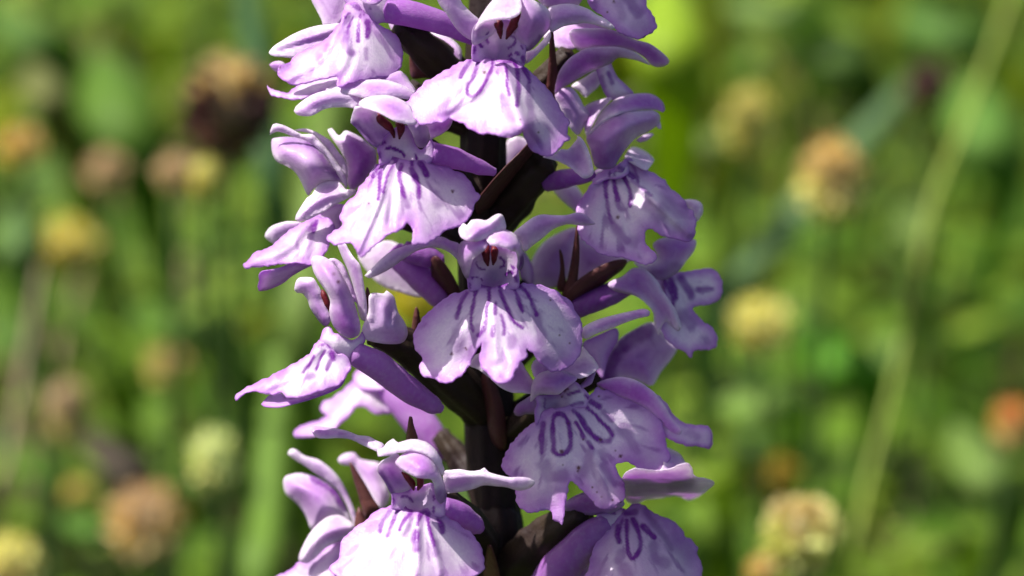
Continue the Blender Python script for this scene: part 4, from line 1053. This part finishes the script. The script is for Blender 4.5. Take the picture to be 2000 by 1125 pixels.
flower_head('dried_flower_head', 'large pinkish orange dry flower head low in the dark grass', 'flower head', 285, 1015, .38, 72, 70, [PNK, ORG_, TAN], G1)
flower_head('pale_bud_head', 'pale yellow-green oval bud head standing alone', 'flower head', 416, 895, .365, 46, 60, [LIM, LIM, YEL], G1, n=60)
flower_head('dried_flower_head', 'small olive brown seed head over the darkest hollow', 'seed head', 150, 968, .45, 30, 30, [OCH, BRN], G1)
flower_head('yellow_flower_head', 'bright yellow flower head close to the grey-brown dead stalk', 'flower head', 18, 1095, .36, 54, 54, [YEL, ORG_], G1)
flower_head('dried_flower_head', 'tan brown dry flower head near the tall yellow-green blade', 'flower head', 330, 712, .46, 44, 38, [TAN, OCH], G1)
flower_head('dried_flower_head', 'orange-tan dry flower head next to the brightest green leaf', 'flower head', 1332, 222, .42, 44, 40, [ORG_, TAN], G1)
flower_head('dried_flower_head', 'oval straw-yellow seed head beside the orange-tan one', 'seed head', 1462, 235, .44, 48, 78, [OCH, YEL, OCH], G1)
flower_head('clover_seed_head', 'tall clover head with orange-brown top and yellow foot', 'clover head', 1622, 345, .38, 62, 88, [ORG_, TAN, YEL, OCH], G1)
flower_head('clover_seed_head', 'round pale straw-yellow clover head above broad leaves', 'clover head', 1487, 632, .40, 56, 54, [YEL, OCH, TAN], G1)
flower_head('clover_seed_head', 'large straw-coloured clover head with clearly separate florets', 'clover head', 1566, 1045, .295, 74, 74, [(.50, .41, .18), (.52, .54, .20), (.52, .54, .18), (.46, .42, .18)], G1, n=160)
flower_head('clover_seed_head', 'small orange clover head leaning off the large straw-coloured one', 'clover head', 1492, 1118, .31, 34, 40, [ORG_, OCH], G1)
flower_head('yellow_flower_head', 'dull dark yellow flower head behind the large clover head', 'flower head', 1522, 935, .42, 42, 46, [(.30, .22, .03), (.2, .17, .03)], G1)
flower_head('orange_flower_head', 'vivid orange-red flower head resting over a pale leaf', 'flower head', 1976, 825, .38, 40, 48, [(.55, .26, .09), ORG_, OCH], G1)
flower_head('dried_flower_head', 'dark purple-brown withered head under the tall yellow stalk', 'flower head', 1812, 165, .48, 40, 46, [PUR, BRN], G1)
flower_head('yellow_flower_head', 'clear yellow blossom half hidden behind the orchid spurs', 'flower head', 816, 592, .34, 52, 50, [(.42, .38, .03), (.38, .36, .03)], G1)


def blade(name, label, cat, pts, widths_px, col, transl=.4, bend=.25, group=None):
    """a single leaf or stalk of the meadow: (px, py, distance) points, half widths in pixels"""
    w3 = [at(*p) for p in pts]
    w3 = [Vector((p.x, p.y, max(p.z, 0.004))) for p in w3]
    end = w3[-1]
    if end.z > 0.008:                       # carry it down to the soil
        w3.append(Vector((end.x * .98, end.y + end.z * .25, end.z * .45)))
        w3.append(Vector((end.x * .97, end.y + end.z * .35, 0)))
        pts = list(pts) + [(*pts[-1][:2], pts[-1][2])] * 2
        widths_px = list(widths_px) + [widths_px[-1] * .8, widths_px[-1] * .6]
    ft = Vector((w3[-1].x, w3[-1].y, 0))
    a = catmull(np.array([[p.x, p.y, p.z] for p in w3]), 0.006, False)
    ts = np.linspace(0, 1, len(a))
    ws = np.interp(ts, np.linspace(0, 1, len(w3)), [w * p[2] / D * S for w, p in zip(widths_px, pts)])
    v, f = leaf3(a - np.array(ft), ws, bend, tuple(AR + AF * .15 + AU * .25))
    me = make_mesh(name, v, f, plain_leaf_mat(name, col, transl))
    o = link(name, me)
    sd = o.modifiers.new('thickness', 'SOLIDIFY')
    sd.thickness = 0.0003
    o.location = ft
    o['label'] = label
    o['category'] = cat
    if group:
        o['group'] = group
    return o


GR, GB, GP, GY, GD = (.06, .15, .02), (.16, .34, .03), (.17, .27, .10), (.22, .26, .05), (.02, .065, .012)


def stalk(name, label, cat, pts, radii_px, col):
    w3 = [at(*p) for p in pts]
    e = w3[-1]
    w3 += [Vector((e.x - .003, e.y + e.z * .2, e.z * .5)), Vector((e.x - .004, e.y + e.z * .3, 0))]
    rad = [q * p[2] / D * S for q, p in zip(radii_px, pts)]
    rad += [rad[-1], rad[-1]]
    o = tube3(name, None, np.array([tuple(p) for p in w3]) - np.array(w3[-1]), rad, plain_leaf_mat(name, col, .12), seg=10, base=False, n=60)
    o.location = w3[-1]
    o['label'] = label
    o['category'] = cat


stalk('grass_stalk', 'long slanting yellow-green grass stalk crossing the whole meadow', 'grass stalk', [(2010, -110, .42), (1940, 90, .41), (1880, 250, .40), (1820, 400, .39), (1780, 590, .385), (1735, 790, .38), (1690, 960, .375), (1655, 1130, .37)], [8] * 8, (.17, .22, .03))
blade('meadow_grass_leaf', 'wide grey-green leaf blade slanting away from the tan clover head', 'grass blade', [(1770, 160, .52), (1700, 240, .5), (1610, 340, .48), (1520, 450, .46), (1440, 540, .44), (1400, 600, .43)], [8, 30, 36, 36, 32, 26], (.09, .16, .06))
blade('meadow_grass_leaf', 'upright yellow-green blade standing close to the lowest blurred flower', 'grass blade', [(575, 480, .40), (560, 620, .39), (545, 760, .38), (530, 900, .37), (518, 1040, .36), (508, 1180, .35)], [8, 24, 32, 36, 36, 34], (.11, .20, .022))
blade('meadow_grass_leaf', 'pale green blade rising behind the closed bud-like flower', 'grass blade', [(640, 170, .42), (630, 260, .41), (618, 380, .40), (600, 520, .39), (590, 700, .38)], [12, 34, 38, 36, 30], (.12, .19, .03))
blade('meadow_grass_leaf', 'dark green blade beside the dark brown flower head', 'grass blade', [(478, -60, .46), (488, 30, .45), (502, 120, .44), (520, 250, .43), (540, 420, .42)], [20, 26, 28, 26, 22], GD, .25)
stalk('dead_stalk', 'grey-brown withered stalk standing in the deep grass', 'stalk', [(80, 520, .42), (60, 640, .41), (35, 780, .40), (15, 900, .39), (0, 1010, .385)], [6, 8, 8, 8, 8], (.17, .13, .075))
G2 = 'broad leaves in the meadow'


def broad(label, px, py, dist, rx, ry, ang, col, transl=.45):
    ca, sa = math.cos(ang), math.sin(ang)
    pts, ws = [], []
    for t, q in ((-1, .12), (-.6, .75), (-.1, 1), (.4, .9), (.8, .55), (1.05, .2)):
        pts.append((px + ca * rx * t, py + sa * rx * t, dist + .02 * t * t - .012 * t))
        ws.append(ry * q)
    col = (col[0] * .85, col[1] * .72, col[2] * .45)
    blade('broad_leaf', label, 'leaf', pts, ws, col, transl, .3, G2)


broad('brightest yellow-green leaf glowing behind the orchid top', 1310, 80, .40, 130, 72, 1.45, (.26, .46, .03))
broad('pale green leaf tip beyond the glowing yellow-green leaf', 1510, 20, .55, 85, 45, .3, (.18, .34, .12))
broad('mid green leaf above the wide grey-green blade', 1640, 110, .55, 95, 60, .9, GR)
broad('bluish pale green leaf curving under the orange-tan head', 1340, 310, .45, 100, 40, -.5, GP)
broad('fresh green leaf under the tall slanting stalk top', 1850, 60, .56, 95, 50, .5, (.10, .25, .06))
broad('large soft green leaf right behind the slanting stalk', 1930, 260, .52, 110, 70, 1.2, (.12, .30, .06))
broad('vivid green leaf between clover head and slanting stalk', 1640, 700, .44, 100, 62, .8, (.10, .34, .02))
broad('pale rounded leaf below the round straw-yellow clover head', 1485, 790, .42, 75, 55, .4, (.20, .38, .12))
broad('yellow-green rounded leaf low beside the large clover head', 1820, 1060, .40, 85, 46, .2, (.22, .38, .08))
broad('pale green leaf under the orange-red flower head', 1925, 920, .40, 110, 52, 1.0, (.16, .30, .09))
broad('light green leaf crossed by the slanting stalk', 1790, 450, .48, 75, 40, 1.3, (.14, .26, .08))
broad('fresh light green leaf beside the dark brown flower head', 240, 240, .50, 150, 80, 1.25, (.10, .24, .03))
broad('bright lime leaf near the narrow pinkish seed head', 225, 720, .45, 90, 42, 1.3, (.20, .42, .02))
broad('soft green leaf in the deep grass corner', 60, 70, .52, 90, 50, .7, (.09, .22, .04))
broad('pale greyish leaf near the orange-yellow flower head', 90, 180, .48, 65, 42, 1.1, (.17, .22, .09))
broad('blue-green pale leaf beside the dead stalk', 40, 470, .44, 70, 48, 1.4, (.12, .26, .10))
broad('broad mid green leaf above the pale bud head', 360, 640, .46, 110, 60, .5, (.09, .22, .03))
broad('small green leaf in the dark hollow', 180, 1030, .42, 60, 36, .5, (.10, .26, .05))
broad('bright green leaf near the dull dark yellow head', 1400, 1010, .42, 100, 60, 1.3, (.15, .30, .04))
broad('yellowish green leaf low against the orchid', 1330, 960, .40, 90, 60, -.4, (.20, .36, .03))

blade('hollow_shade_blade', 'dark blade added as shade in the hollow by the pink-orange head', 'leaf', [(150, 830, .46), (190, 860, .455), (230, 890, .45), (262, 930, .445)], [14, 44, 48, 22], (.030, .020, .010), .1)  # added dark blade: the shade of the hollow is put into its colour
